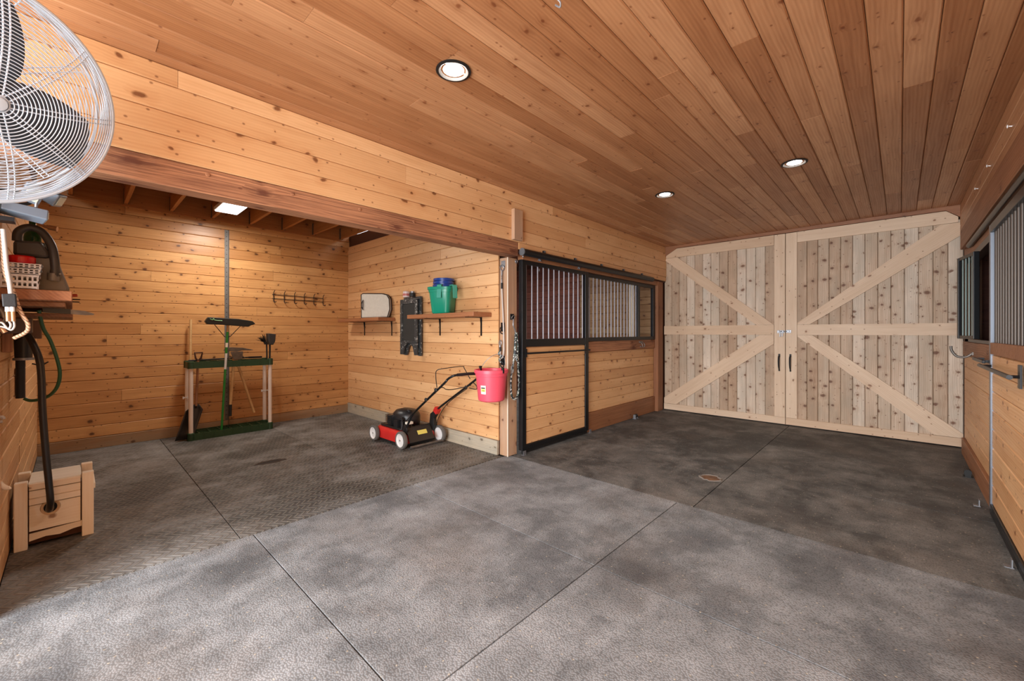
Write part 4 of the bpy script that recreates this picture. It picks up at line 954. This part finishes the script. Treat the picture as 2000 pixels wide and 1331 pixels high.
bm = nb(); box(bm, FX, FX+.005, 3.285, 3.345, 1.50, 1.565); obj('plate', bm, BLACK, t, bevel=.002)
bm = nb(); tube(bm, ring_pts((FX+.02, 3.315, 1.525), (0, 1, 0), (.3, 0, 1), .022, 18), .005, 8, closed=True); obj('ring', bm, DULLST, t, True)
t = thing('lead_rope', 'long black, green and white lead rope looped from the front of the bay post', 'rope', (FX, 3.32, 1.5))
bm = nb(); tube(bm, smoothpts([(FX+.025, 3.315, 1.505), (FX+.03, 3.305, 1.44), (FX+.03, 3.33, 1.39), (FX+.03, 3.35, 1.34)], 5), .007, 8); obj('snap_hook', bm, STEEL, t, True)
bm = nb(); tube(bm, smoothpts([(FX+.03, 3.35, 1.36), (FX+.028, 3.375, 1.25), (FX+.026, 3.385, 1.1), (FX+.026, 3.392, .95), (FX+.028, 3.40, .80), (FX+.028, 3.385, .68), (FX+.028, 3.34, .625), (FX+.028, 3.285, .66), (FX+.03, 3.265, .78), (FX+.03, 3.275, .90), (FX+.035, 3.30, 1.02), (FX+.034, 3.32, 1.15), (FX+.032, 3.335, 1.30), (FX+.032, 3.345, 1.36)], 6), .0115, 8)
tube(bm, smoothpts([(FX+.04, 3.34, 1.36), (FX+.045, 3.32, 1.2), (FX+.045, 3.345, 1.05), (FX+.045, 3.36, 1.2), (FX+.04, 3.35, 1.36)], 5), .0105, 8); obj('rope', bm, CAMO, t, True)
bm = nb(); tube(bm, ring_pts((FX+.035, 3.285, .955), (0, .8, 0), (0, 0, 1.9), .022, 18), .006, 8, closed=True); obj('snap_hook', bm, STEEL, t, True)
t = thing('eye_bolt', 'small round steel eye on the front of the bay post under the beam', 'eye bolt', (FX, 3.375, 2.165))
bm = nb(); tube(bm, ring_pts((FX+.012, 3.375, 2.15), (0, 1, 0), (0, 0, 1), .016, 18), .006, 8, closed=True); tube(bm, [(FX, 3.375, 2.15), (FX+.01, 3.375, 2.15)], .005, 6); obj('eye', bm, STEEL, t, True)

# ================================================================ NEAR LEFT WALL
# crate with the hose going into its front
CX0, CX1, CY0, CY1, CZ = -4.30, -3.97, YL+.012, .098, .41
t = thing('hydrant_crate', 'pale wooden crate box against the left bay wall, a black hose entering its front', 'crate', (-4.13, -.08, 0))
for (x, y) in ((CX1-.03, CY0+.035), (CX1-.03, CY1-.03), (CX0+.03, CY0+.035), (CX0+.03, CY1-.03)):
    lum('corner_post', t, x-.024, x+.030, y-.028, y+.028, 0, CZ+.012, 'z', W_CRATE)
lum('lid', t, CX0+.002, CX1-.02, CY0+.064, CY1-.060, CZ-.022, CZ-.002, 'y', W_LID)
def fplank(z0, z1, x=CX1-.012): plank('front_board', t, (x, CY0+.069, z0), (0, 1, 0), (1, 0, 0), CY1-CY0-.133, z1-z0, .014, W_CRATE, .002)
fplank(.366, .405, CX1-.004); fplank(.312, .360, CX1-.014); fplank(.272, .311, CX1-.006); fplank(.104, .266, CX1-.018)
pl = [(0, 0), (.07, .012), (.13, .004), (.19, .02), (.236, .024), (.236, .058), (0, .045)]
slab('gnawed_board', t, (CX1-.014, CY0+.069, .045), (0, 1, 0), (1, 0, 0), pl, .014, W_CRATE)
plank('side_board', t, (CX1-.06, CY1-.012, .06), (-1, 0, 0), (0, 1, 0), .22, .30, .014, W_CRATE, .002)
plank('side_board', t, (CX1-.03, CY1+.006, .30), (-1, 0, 0), (0, 1, 0), .28, .035, .02, W_CRATE, .002)
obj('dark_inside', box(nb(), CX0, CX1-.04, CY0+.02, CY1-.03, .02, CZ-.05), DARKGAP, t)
bm = nb(); lathe(bm, [(.03, .0), (.036, .004), (.046, .006), (.050, 0), (.03, 0)], frame_to((CX1-.019, -.10, .235), (1, 0, 0)) , 28, 1, .9); o = obj('hole_ring', bm, simple('pale_resin_rim', srgb(214, 180, 140), .4), t, True)
bm = nb(); lathe(bm, [(0, .002), (.045, .0015), (.045, 0), (0, 0)], frame_to((CX1-.0185, -.10, .235), (1, 0, 0)), 24); obj('dark_hole', bm, simple('hole_shade_black', srgb(22, 18, 16), .9), t)  # flat black disc: the shade inside the hose hole is painted on
t = thing('black_hose', 'thick black hose running from under the shelf down into the crate', 'hose', (-3.9, -.12, .3))
bm = nb(); tube(bm, smoothpts([onx(50, 650, -3.86), onx(62, 668, -3.84), onx(76, 700, -3.82), onx(81, 740, -3.82), onx(83, 800, -3.83), onx(89, 880, -3.85), onx(95, 940, -3.87), onx(98.5, 978, -3.885), V((-3.93, -.103, .236)), V((-3.99, -.10, .233))], 7), .0175, 12); obj('hose', bm, HOSE_B, t, True)
t = thing('green_hose', 'thin green garden hose hanging in a loop below the left shelf', 'hose', (-3.95, -.1, 1.2))
bm = nb(); tube(bm, smoothpts([onx(76, 606, -3.7), onx(84, 640, -3.75), onx(98, 665, -3.8), onx(111, 700, -3.85), onx(117, 730, -3.9), onx(112, 755, -3.95), onx(98, 772, -4.0), onx(80, 780, -4.02), onx(60, 783, -4.04), onx(47, 779, -4.05)], 6), .0095, 10); obj('hose', bm, HOSE_G, t, True)
# pipe and insulated can on the wall
t = thing('standpipe', 'black capped standpipe fixed to the left bay wall below the shelf', 'pipe', (-4.05, -.22, .95))
bm = nb(); tube(bm, [(-4.05, -.228, .945), (-4.05, -.228, 1.20)], .021, 14); obj('pipe', bm, RUBBER, t, True)
bm = nb(); tube(bm, [(-4.05, -.215, 1.20), (-4.05, -.215, 1.34)], [.038, .042], 16); o = obj('valve_cup', bm, ENGB, t, True)
bm = nb(); tube(bm, [(-4.05, -.215, 1.185), (-4.05, -.215, 1.20)], .046, 16); obj('clamp_ring', bm, STEEL, t, True)
bm = nb(); tube(bm, smoothpts([(-4.05, -.18, 1.16), (-4.04, -.14, 1.15), (-4.04, -.11, 1.17)], 4), .004, 6); obj('loose_wire', bm, RUBBER, t)
bat = lum('trim_11', None, -4.40, -4.34, YL+.001, YL+.02, .93, 1.12, 'z', W_TRIM)
# shelf
t = thing('wall_shelf', 'thick reddish wooden shelf on the left bay wall, crowded with jugs and baskets', 'shelf', (-3.9, -.13, 1.58))
lum('board', t, -4.5, -3.30, YL+.002, -.003, 1.532, 1.586, 'x', W_SHELF)
lum('cleat', t, -4.5, -3.45, YL+.03, -.03, 1.505, 1.5315, 'x', W_TRIM)
lum('cleat', t, -4.62, -3.70, YL+.002, -.001, 1.455, 1.475, 'x', W_TRIM)
for x in (-3.6, -4.35): lum('bracket', t, x-.02, x+.02, YL+.002, YL+.04, 1.25, 1.50, 'z', W_TRIM)
# canister with arched handle
t = thing('grey_canister', 'tall grey plastic vacuum canister with a thick arched tube on the left shelf', 'canister', (-3.62, -.13, 1.587))
A_, B_ = V((-3.58, -.19, 1.587)), None
bm = nb(); X0_ = -3.66
prism(bm, [(-.215, 1.587), (-.018, 1.587), (-.014, 1.612), (-.04, 1.70), (-.075, 1.83), (-.10, 1.86), (-.215, 1.85)], X0_, -3.45, YZ); obj('body', bm, CANGREY, t, bevel=.012)
bm = nb(); prism(bm, [(-.218, 1.77), (-.09, 1.77), (-.088, 1.80), (-.12, 1.86), (-.218, 1.85)], -3.50, -3.42, YZ); obj('dark_lid', bm, CANDK, t, bevel=.014)
bm = nb(); tube(bm, smoothpts([(-3.44, -.205, 1.85), (-3.44, -.20, 1.90), (-3.44, -.165, 1.93), (-3.44, -.12, 1.915), (-3.43, -.085, 1.85), (-3.42, -.072, 1.78), (-3.42, -.068, 1.70), (-3.43, -.075, 1.655)], 6), [.019]*36+[.021]*7, 14); obj('arched_tube', bm, CANDK, t, True)
bm = nb(); tube(bm, [(-3.425, -.073, 1.69), (-3.43, -.075, 1.65)], .025, 14); lathe(bm, [(0, 0), (.005, 0), (.004, .004), (0, .004)], frame_to((-3.40, -.05, 1.685), (1, 0, 0)), 8); obj('tube_collar', bm, CANGREY, t, True)
# baskets and red tub
def basket(z, h, rx, label, x=-3.36, cy=-.19):
    t = thing('plastic_basket', label, 'basket', (x, cy, z), group='white slotted baskets on the left shelf')
    bm = nb(); y0, y1, x0, x1 = cy-.06, cy+.062+rx, x-.06, x+.05
    hh = [(y0, y1, z, z+h*.20), (y0-.003, y1+.004, z+h*.42, z+h*.58), (y0-.005, y1+.008, z+h*.84, z+h)]
    for a_, b_, c_, d_ in hh: 
        box(bm, x1-.003, x1, a_, b_, c_, d_); box(bm, x0, x1, b_-.003, b_, c_, d_); box(bm, x0, x0+.003, a_, b_, c_, d_)
    n = 7
    for k in range(n+1):
        yy = y0+(y1-y0)*k/n; box(bm, x1-.003, x1-.0005, yy-.0035, yy+.0035, z, z+h)
    for k in range(4):
        xx = x0+(x1-x0)*k/3; box(bm, xx-.003, xx+.003, y1-.003, y1-.0005, z, z+h)
    box(bm, x0, x1, y0, y1, z, z+.003); obj('body', bm, WHITEP, t)
basket(1.587, .075, 0, 'lowest white slotted plastic basket on the left shelf')
basket(1.663, .030, .006, 'second white slotted basket in the stack under the red lid')
basket(1.694, .026, .009, 'topmost white slotted basket directly under the red lid')
t = thing('red_tub', 'shiny red plastic tub sitting in the white baskets on the left shelf', 'tub', (-3.36, -.19, 1.72))
bm = nb(); lathe(bm, [(0, 0), (.045, 0), (.05, .008), (.05, .034), (.045, .040), (0, .041)], M.Translation((-3.36, -.185, 1.721)), 28); obj('tub', bm, REDL, t, True)
# bottle and brass nozzle behind
t = thing('green_bottle', 'dark green bottle behind the grey canister on the left shelf', 'bottle', (-3.75, -.14, 1.587))
bm = nb(); lathe(bm, [(0, 0), (.035, 0), (.037, .01), (.037, .33), (.03, .37), (.014, .40), (.014, .44), (0, .44)], M.Translation((-3.74, -.165, 1.588)), 24); obj('bottle', bm, BOTG, t, True)
t = thing('brass_nozzle', 'small brass hose nozzle poking out beside the floodlight', 'nozzle', (-3.74, -.09, 1.99))
bm = nb(); tube(bm, [(-3.74, -.165, 2.028), (-3.70, -.115, 1.99), (-3.70, -.095, 1.986)], .008, 10); tube(bm, [(-3.70, -.10, 1.987), (-3.69, -.065, 1.982)], .015, 14); obj('nozzle', bm, BRASS, t, True)
t = thing('orange_clip', 'small orange plastic clip at the far end of the left shelf', 'clip', (-3.95, -.02, 1.587))
bm = nb(); box(bm, -3.99, -3.92, -.035, -.008, 1.587, 1.615); tube(bm, [(-3.95, -.02, 1.60), (-3.95, .02, 1.605)], .010, 8); obj('clip', bm, ORANGE, t, bevel=.003)
t = thing('pruning_saw', 'dark curved saw blade sticking out from below the left shelf', 'saw', (-3.6, 0, 1.5))
bm = nb(); prism(bm, [(-.01, 1.497), (.05, 1.49), (.085, 1.476), (.09, 1.470), (.085, 1.467), (.05, 1.465), (-.01, 1.47)], -3.602, -3.598, YZ); obj('blade', bm, DULLST, t)
bm = nb(); prism(bm, [(-.12, 1.475), (-.01, 1.47), (-.01, 1.50), (-.12, 1.503)], -3.61, -3.59, YZ); obj('grip', bm, ENGB, t)
t = thing('bar_clamp', 'short pair of dark prongs beyond the end of the left shelf', 'clamp', (-4.0, .01, 1.56))
bm = nb(); box(bm, -3.7, -3.692, -.0028, .03, 1.560, 1.567); box(bm, -3.7, -3.692, -.0028, .028, 1.545, 1.551); obj('prongs', bm, BLACKM, t)
# floodlights
def flood(name, label, c, aim, L, w0, w1, lens=True):
    t = thing(name, label, 'floodlight', c); m = frame_to(c, aim)
    bm = nb(); a = [bm.verts.new(m @ V((x*w0, y*w0*.75, -L/2))) for x, y in ((-1, -1), (1, -1), (1, 1), (-1, 1))]; b = [bm.verts.new(m @ V((x*w1, y*w1*.8, L/2))) for x, y in ((-1, -1), (1, -1), (1, 1), (-1, 1))]
    bm.faces.new(a[::-1]); bm.faces.new(b)
    for i in range(4): bm.faces.new((a[i], a[(i+1) % 4], b[(i+1) % 4], b[i]))
    obj('housing', bm, GREYBL, t, bevel=.005)
    bm = nb(); box(bm, -w1*.75, w1*.75, -w1*.55, w1*.55, L/2, L/2+.004, m); obj('lens', bm, LENS, t, bevel=.002)
    return t
flood('floodlight', 'blue-grey floodlight head with a pale lens, just under the fan cage', (-3.1, -.142, 2.045), (.9, .25, -.35), .07, .030, .046)
flood('floodlight', 'grey floodlight head behind, turned away to the right under the fan cage', (-3.25, -.085, 2.075), (.2, .85, -.45), .09, .030, .044)
flood('floodlight', 'long blue-grey floodlight head seen side-on above the canister', (-3.1, -.165, 1.945), (-.25, 1, -.12), .15, .030, .034)
t = thing('floodlight_bracket', 'dark bracket with a bolt joining the floodlight heads to the wall', 'bracket', (-3.1, -.26, 2.0))
bm = nb(); box(bm, -3.16, -3.02, -.269, -.255, 1.90, 2.08); tube(bm, smoothpts([(-3.1, -.255, 2.0), (-3.1, -.22, 1.98), (-3.1, -.20, 1.95)], 4), .012, 8); tube(bm, smoothpts([(-3.1, -.20, 1.97), (-3.1, -.15, 1.99), (-3.1, -.14, 2.01)], 4), .008, 8); box(bm, -3.13, -3.05, -.255, -.19, 1.885, 1.905); tube(bm, smoothpts([(-3.16, -.255, 2.05), (-3.22, -.18, 2.06), (-3.25, -.10, 2.07)], 4), .010, 8); obj('arm', bm, BLACK, t)
bm = nb(); tube(bm, [(-3.09, -.125, 1.975), (-3.09, -.122, 2.01)], .006, 8); lathe(bm, [(0, 0), (.010, 0), (.010, .008), (0, .01)], M.Translation((-3.06, -.245, 1.99)), 8); obj('bolt', bm, STEEL, t, True)
# cables hanging in front
t = thing('coiled_cord', 'cream braided cord with a black coupler hanging over the left shelf edge', 'cord', (-3.2, -.2, 1.7))
def cx(u, v, X=-3.15): return onx(u, v, X)
bm = nb(); tube(bm, smoothpts([cx(2, 448), cx(5, 480), cx(8, 520), cx(14, 545), cx(22, 560), cx(29, 580), cx(36, 600), cx(45, 618), cx(54, 632), cx(54, 645), cx(45, 653), cx(34, 658), cx(26, 662)], 6), .0085, 10); obj('braided_cord', bm, CREAM, t, True)
bm = nb(); tube(bm, smoothpts([cx(6, 448, -3.12), cx(9, 480, -3.12), cx(13, 520, -3.12), cx(18, 550, -3.12), cx(21, 574, -3.12)], 6), .0088, 10); obj('white_cord', bm, WCORD, t, True)
bm = nb(); c_ = cx(18.5, 587, -3.12); box(bm, -.018, .018, -.022, .022, -.031, .031, M.Translation(c_) @ M.Rotation(.06, 4, 'X')); obj('coupler', bm, RUBBER, t, bevel=.004)
bm = nb()
for u in (15, 24): tube(bm, [cx(u, 599, -3.12), cx(u, 609, -3.12)], .009, 10)
obj('sleeve', bm, WHITEP, t, True)
bm = nb()
for u in (15, 25): tube(bm, [cx(u, 609, -3.12), cx(u+1, 628, -3.12)], .008, 10)
obj('brass_ferrule', bm, BRASS, t, True)
bm = nb(); tube(bm, smoothpts([cx(18, 628, -3.12), cx(21, 636, -3.12), cx(16, 643, -3.12), cx(6, 632, -3.12), cx(0, 630, -3.12)], 5), .004, 8); tube(bm, smoothpts([cx(27, 628, -3.12), cx(28, 638, -3.12), cx(22, 645, -3.12), cx(10, 640, -3.12), cx(0, 638, -3.12)], 5), .004, 8); obj('wire_loop', bm, WCORD, t, True)
t = thing('hose_fitting', 'pile of dull brass and steel hose fittings at the left edge, below the shelf', 'fittings', (-3.2, -.23, 1.38))
bm = nb(); tube(bm, smoothpts([cx(-12, 600, -3.2), cx(2, 606, -3.2), cx(8, 620, -3.2), cx(2, 632, -3.2), cx(-10, 640, -3.2)], 5), .012, 10); obj('steel_elbow', bm, DULLST, t, True)
bm = nb(); tube(bm, [cx(-10, 640, -3.17), cx(6, 645, -3.17)], .014, 12); tube(bm, [cx(4, 642, -3.16), cx(10, 650, -3.16)], .010, 10); obj('brass_union', bm, simple('pale_brass', srgb(206, 160, 122), .35, .6), t, True)
bm = nb(); tube(bm, [cx(-10, 622, -3.19), cx(4, 626, -3.19)], .013, 12); obj('copper_collar', bm, simple('purple_copper', srgb(96, 62, 62), .35, .6), t, True)
t = thing('junction_box', 'dark brown box on the left wall behind the cords', 'electrical box', (-3.5, -.2, 1.38))
bm = nb(); box(bm, -3.58, -3.46, YL+.002, -.155, 1.355, 1.44); obj('box', bm, simple('dark_brown_box', srgb(66, 48, 40), .5), t, bevel=.006)
t = thing('electrical_box', 'grey-brown cover box on the wall below the far end of the left shelf', 'electrical box', (-4.1, -.2, 1.4))
bm = nb(); box(bm, -4.12, -4.06, YL+.002, -.14, 1.32, 1.44); obj('cover', bm, simple('grey_brown_cover', srgb(124, 92, 70), .6), t, bevel=.004)
t = thing('cleaning_brush', 'pale wooden brush handle poking in at the left edge beside the crate', 'brush', (-3.5, -.24, .42))
bm = nb(); tube(bm, smoothpts([cx(-20, 925, -3.62), cx(2, 948, -3.62), cx(14, 954, -3.62), cx(20, 952, -3.62)], 4), [.014]*4+[.013]*4+[.011]*4+[.009], 10); obj('grip', bm, W_CRATE, t, True)
t = thing('wall_bracket', 'small cream hook at the left edge, on the wall above the crate', 'hook', (-3.45, -.25, .98))
bm = nb(); tube(bm, smoothpts([cx(-10, 815, -3.55), cx(4, 815, -3.55), cx(7, 819, -3.55)], 4), .008, 8); tube(bm, [cx(-10, 826, -3.55), cx(5, 823, -3.55)], .008, 8); obj('hook', bm, [WCORD], t, True)
t = thing('wall_post_strip', None, None, (0, 0, 0), kind='structure'); bpy.data.objects.remove(t)

# ================================================================ DRUM FAN
FC = V((-2.469, -.242, 2.241)); FN = V((.784, .449, -.429)).normalized()
fa = FN.cross(V((0, 0, 1))).normalized(); fb = fa.cross(FN).normalized()
t = thing('wall_fan', 'large industrial fan with a white wire cage and grey blades', 'fan', tuple(FC))
RFAN = .398
def dish(s, h): return h*(1-(s/RFAN)**2.6)
bm = nb()
for k in range(31):
    s = .030+(RFAN-.038)*k/30
    tube(bm, ring_pts(FC+FN*(dish(s, .105)+.02), fa, fb, s, 72), .0019, 5, closed=True)
o = obj('front_cage_rings', bm, FANW, t, True); o['kind'] = 'stuff'
def spoke(bm, ang, off, h, z0, r0=.03):
    d = fa*math.cos(ang)+fb*math.sin(ang); e_ = fa*-math.sin(ang)+fb*math.cos(ang)
    tube(bm, [FC+d*s+e_*off+FN*(z0+dish(s, h)*(1 if h > 0 else 1)) for s in [r0+(RFAN-.01-r0)*i/8 for i in range(9)]], .0026, 5)
for k in range(9):
    bm = nb()
    for off in (-.009, .009): spoke(bm, .12+2*PI*k/9, off, .105, .016)
    obj('cage_spoke', bm, FANW, t, True)
bm = nb()
for k in range(20):
    s = .06+(RFAN-.07)*k/19
    tube(bm, ring_pts(FC-FN*(.09+dish(s, .09)), fa, fb, s, 60), .0018, 4, closed=True)
for k in range(9):
    for off in (-.01, .01): spoke(bm, .35+2*PI*k/9, off, -.09, -.09)
o = obj('rear_cage', bm, FANW, t, True); o['kind'] = 'stuff'
bm = nb()
for dz, r_, rr_ in ((.022, RFAN, .0075), (-.085, RFAN, .006)): tube(bm, ring_pts(FC+FN*dz, fa, fb, r_, 90), rr_, 8, closed=True)
for dz in (.008, -.004, -.016, -.03, -.045, -.06): tube(bm, ring_pts(FC+FN*dz, fa, fb, RFAN+.0015, 90), .0028, 5, closed=True)
obj('rim_band', bm, FANW, t, True)
bm = nb(); lathe(bm, [(0, .012), (.022, .010), (.028, 0), (0, 0)], frame_to(FC+FN*.122, FN), 28); obj('centre_badge', bm, FANW, t, True)
bm = nb(); lathe(bm, [(0, 0), (.085, 0), (.09, .02), (.09, .13), (.07, .16), (0, .165)], frame_to(FC-FN*.25, FN), 28); obj('motor', bm, ENGB, t, True)
bm = nb(); lathe(bm, [(0, 0), (.045, 0), (.05, .02), (.03, .05), (0, .05)], frame_to(FC-FN*.07, FN), 20); obj('hub', bm, BLADE, t, True)
for ang in (math.radians(74), math.radians(-56), math.radians(-170)):
    bm = nb(); G = []
    for i in range(10):
        s = .04+.31*i/9; wd = .09+.20*math.sin(PI*min(1, .12+i/9*.62)); row = []
        for j in range(7):
            q = j/6-.5; a_ = ang+q*wd/max(s, .12)*.95
            row.append(bm.verts.new(FC+(fa*math.cos(a_)+fb*math.sin(a_))*s+FN*(-.02+q*.09*(1-.3*i/9)+.012*(1-4*q*q))))
        G.append(row)
    for i in range(9):
        for j in range(6): bm.faces.new((G[i][j], G[i][j+1], G[i+1][j+1], G[i+1][j]))
    o = obj('blade', bm, BLADE, t, True); o.modifiers.new('t', 'SOLIDIFY').thickness = .003
bm = nb(); tube(bm, [FC-FN*.25, FC-FN*.33], .03, 12); tube(bm, smoothpts([FC-FN*.33, V((-2.85, -.40, 2.33)), V((-3.09, -.36, 2.26))], 5), .024, 12); box(bm, -3.10, -3.08, -.43, -.29, 2.10, 2.42) ; obj('mount_arm', bm, BLACK, t, True)

# ================================================================ FLOOR DETAILS
def torn(name, label, x, y, rx, ry, seed, fill):
    rd = random.Random(seed); t = thing(name, label, 'hole', (x, y, 0)); n = 26; bm = nb(); A_ = []
    for k in range(n):
        a_ = 2*PI*k/n; q = 1+rd.uniform(-.16, .16); c_, s_ = math.cos(a_), math.sin(a_)
        A_.append([bm.verts.new((x+rx*q*c_*f, y+ry*q*s_*f, z)) for f, z in ((1.18, .0005), (1.05, .006+rd.uniform(0, .004)), (.90, .0015))])
    for k in range(n):
        for j in range(2): bm.faces.new((A_[k][j], A_[(k+1) % n][j], A_[(k+1) % n][j+1], A_[k][j+1]))
    obj('ragged_rim', bm, simple('frayed_mat_edge_'+str(seed), srgb(120, 112, 104) if seed == 3 else srgb(64, 52, 42), .8), t)
    bm = nb(); lathe(bm, [(0, .0022), (1, .0012), (1, .0004), (0, .0004)], M.Translation((x, y, 0)), 22, rx*.98, ry*.98); obj('bottom', bm, fill, t)
torn('drain_hole', 'ragged round hole with brown dirt in the aisle mat, before the barn doors', -1.285, 4.075, .085, .075, 3, simple('brown_dirt', srgb(126, 92, 66), .9, var=.5, bscale=60))
torn('drain_hole', 'dark torn slit in the bay floor mat, between the crate and the mower', -4.81, 1.42, .05, .125, 5, simple('dark_dirt', srgb(40, 32, 26), .9))
t = thing('ceiling_hook', 'small steel hook screwed into the near aisle ceiling', 'hook', (-1.08, 1.47, ZC))
bm = nb(); tube(bm, [(-1.10, 1.46, ZC), (-1.10, 1.46, ZC-.03)], .004, 6); tube(bm, smoothpts([(-1.10, 1.46, ZC-.03), (-1.09, 1.47, ZC-.045), (-1.10, 1.48, ZC-.055), (-1.115, 1.465, ZC-.045)], 4), .004, 6); obj('hook', bm, STEEL, t, True)
for i, (y, z) in enumerate(((4.05, 2.66), (4.9, 2.66), (5.6, 2.66))):
    t = thing('screw_eye', 'small pale screw eye on the upper right wall, '+('the one nearest the camera', 'the middle one of three', 'the one nearest the barn door')[i], 'screw eye', (XRU, y, z))
    bm = nb(); tube(bm, [(XRU, y, z), (XRU-.014, y, z+.004)], .0035, 6); tube(bm, ring_pts((XRU-.02, y, z+.004), (0, 1, 0), (0, 0, 1), .008, 12), .003, 6, closed=True); obj('eye', bm, WHITEP, t, True)
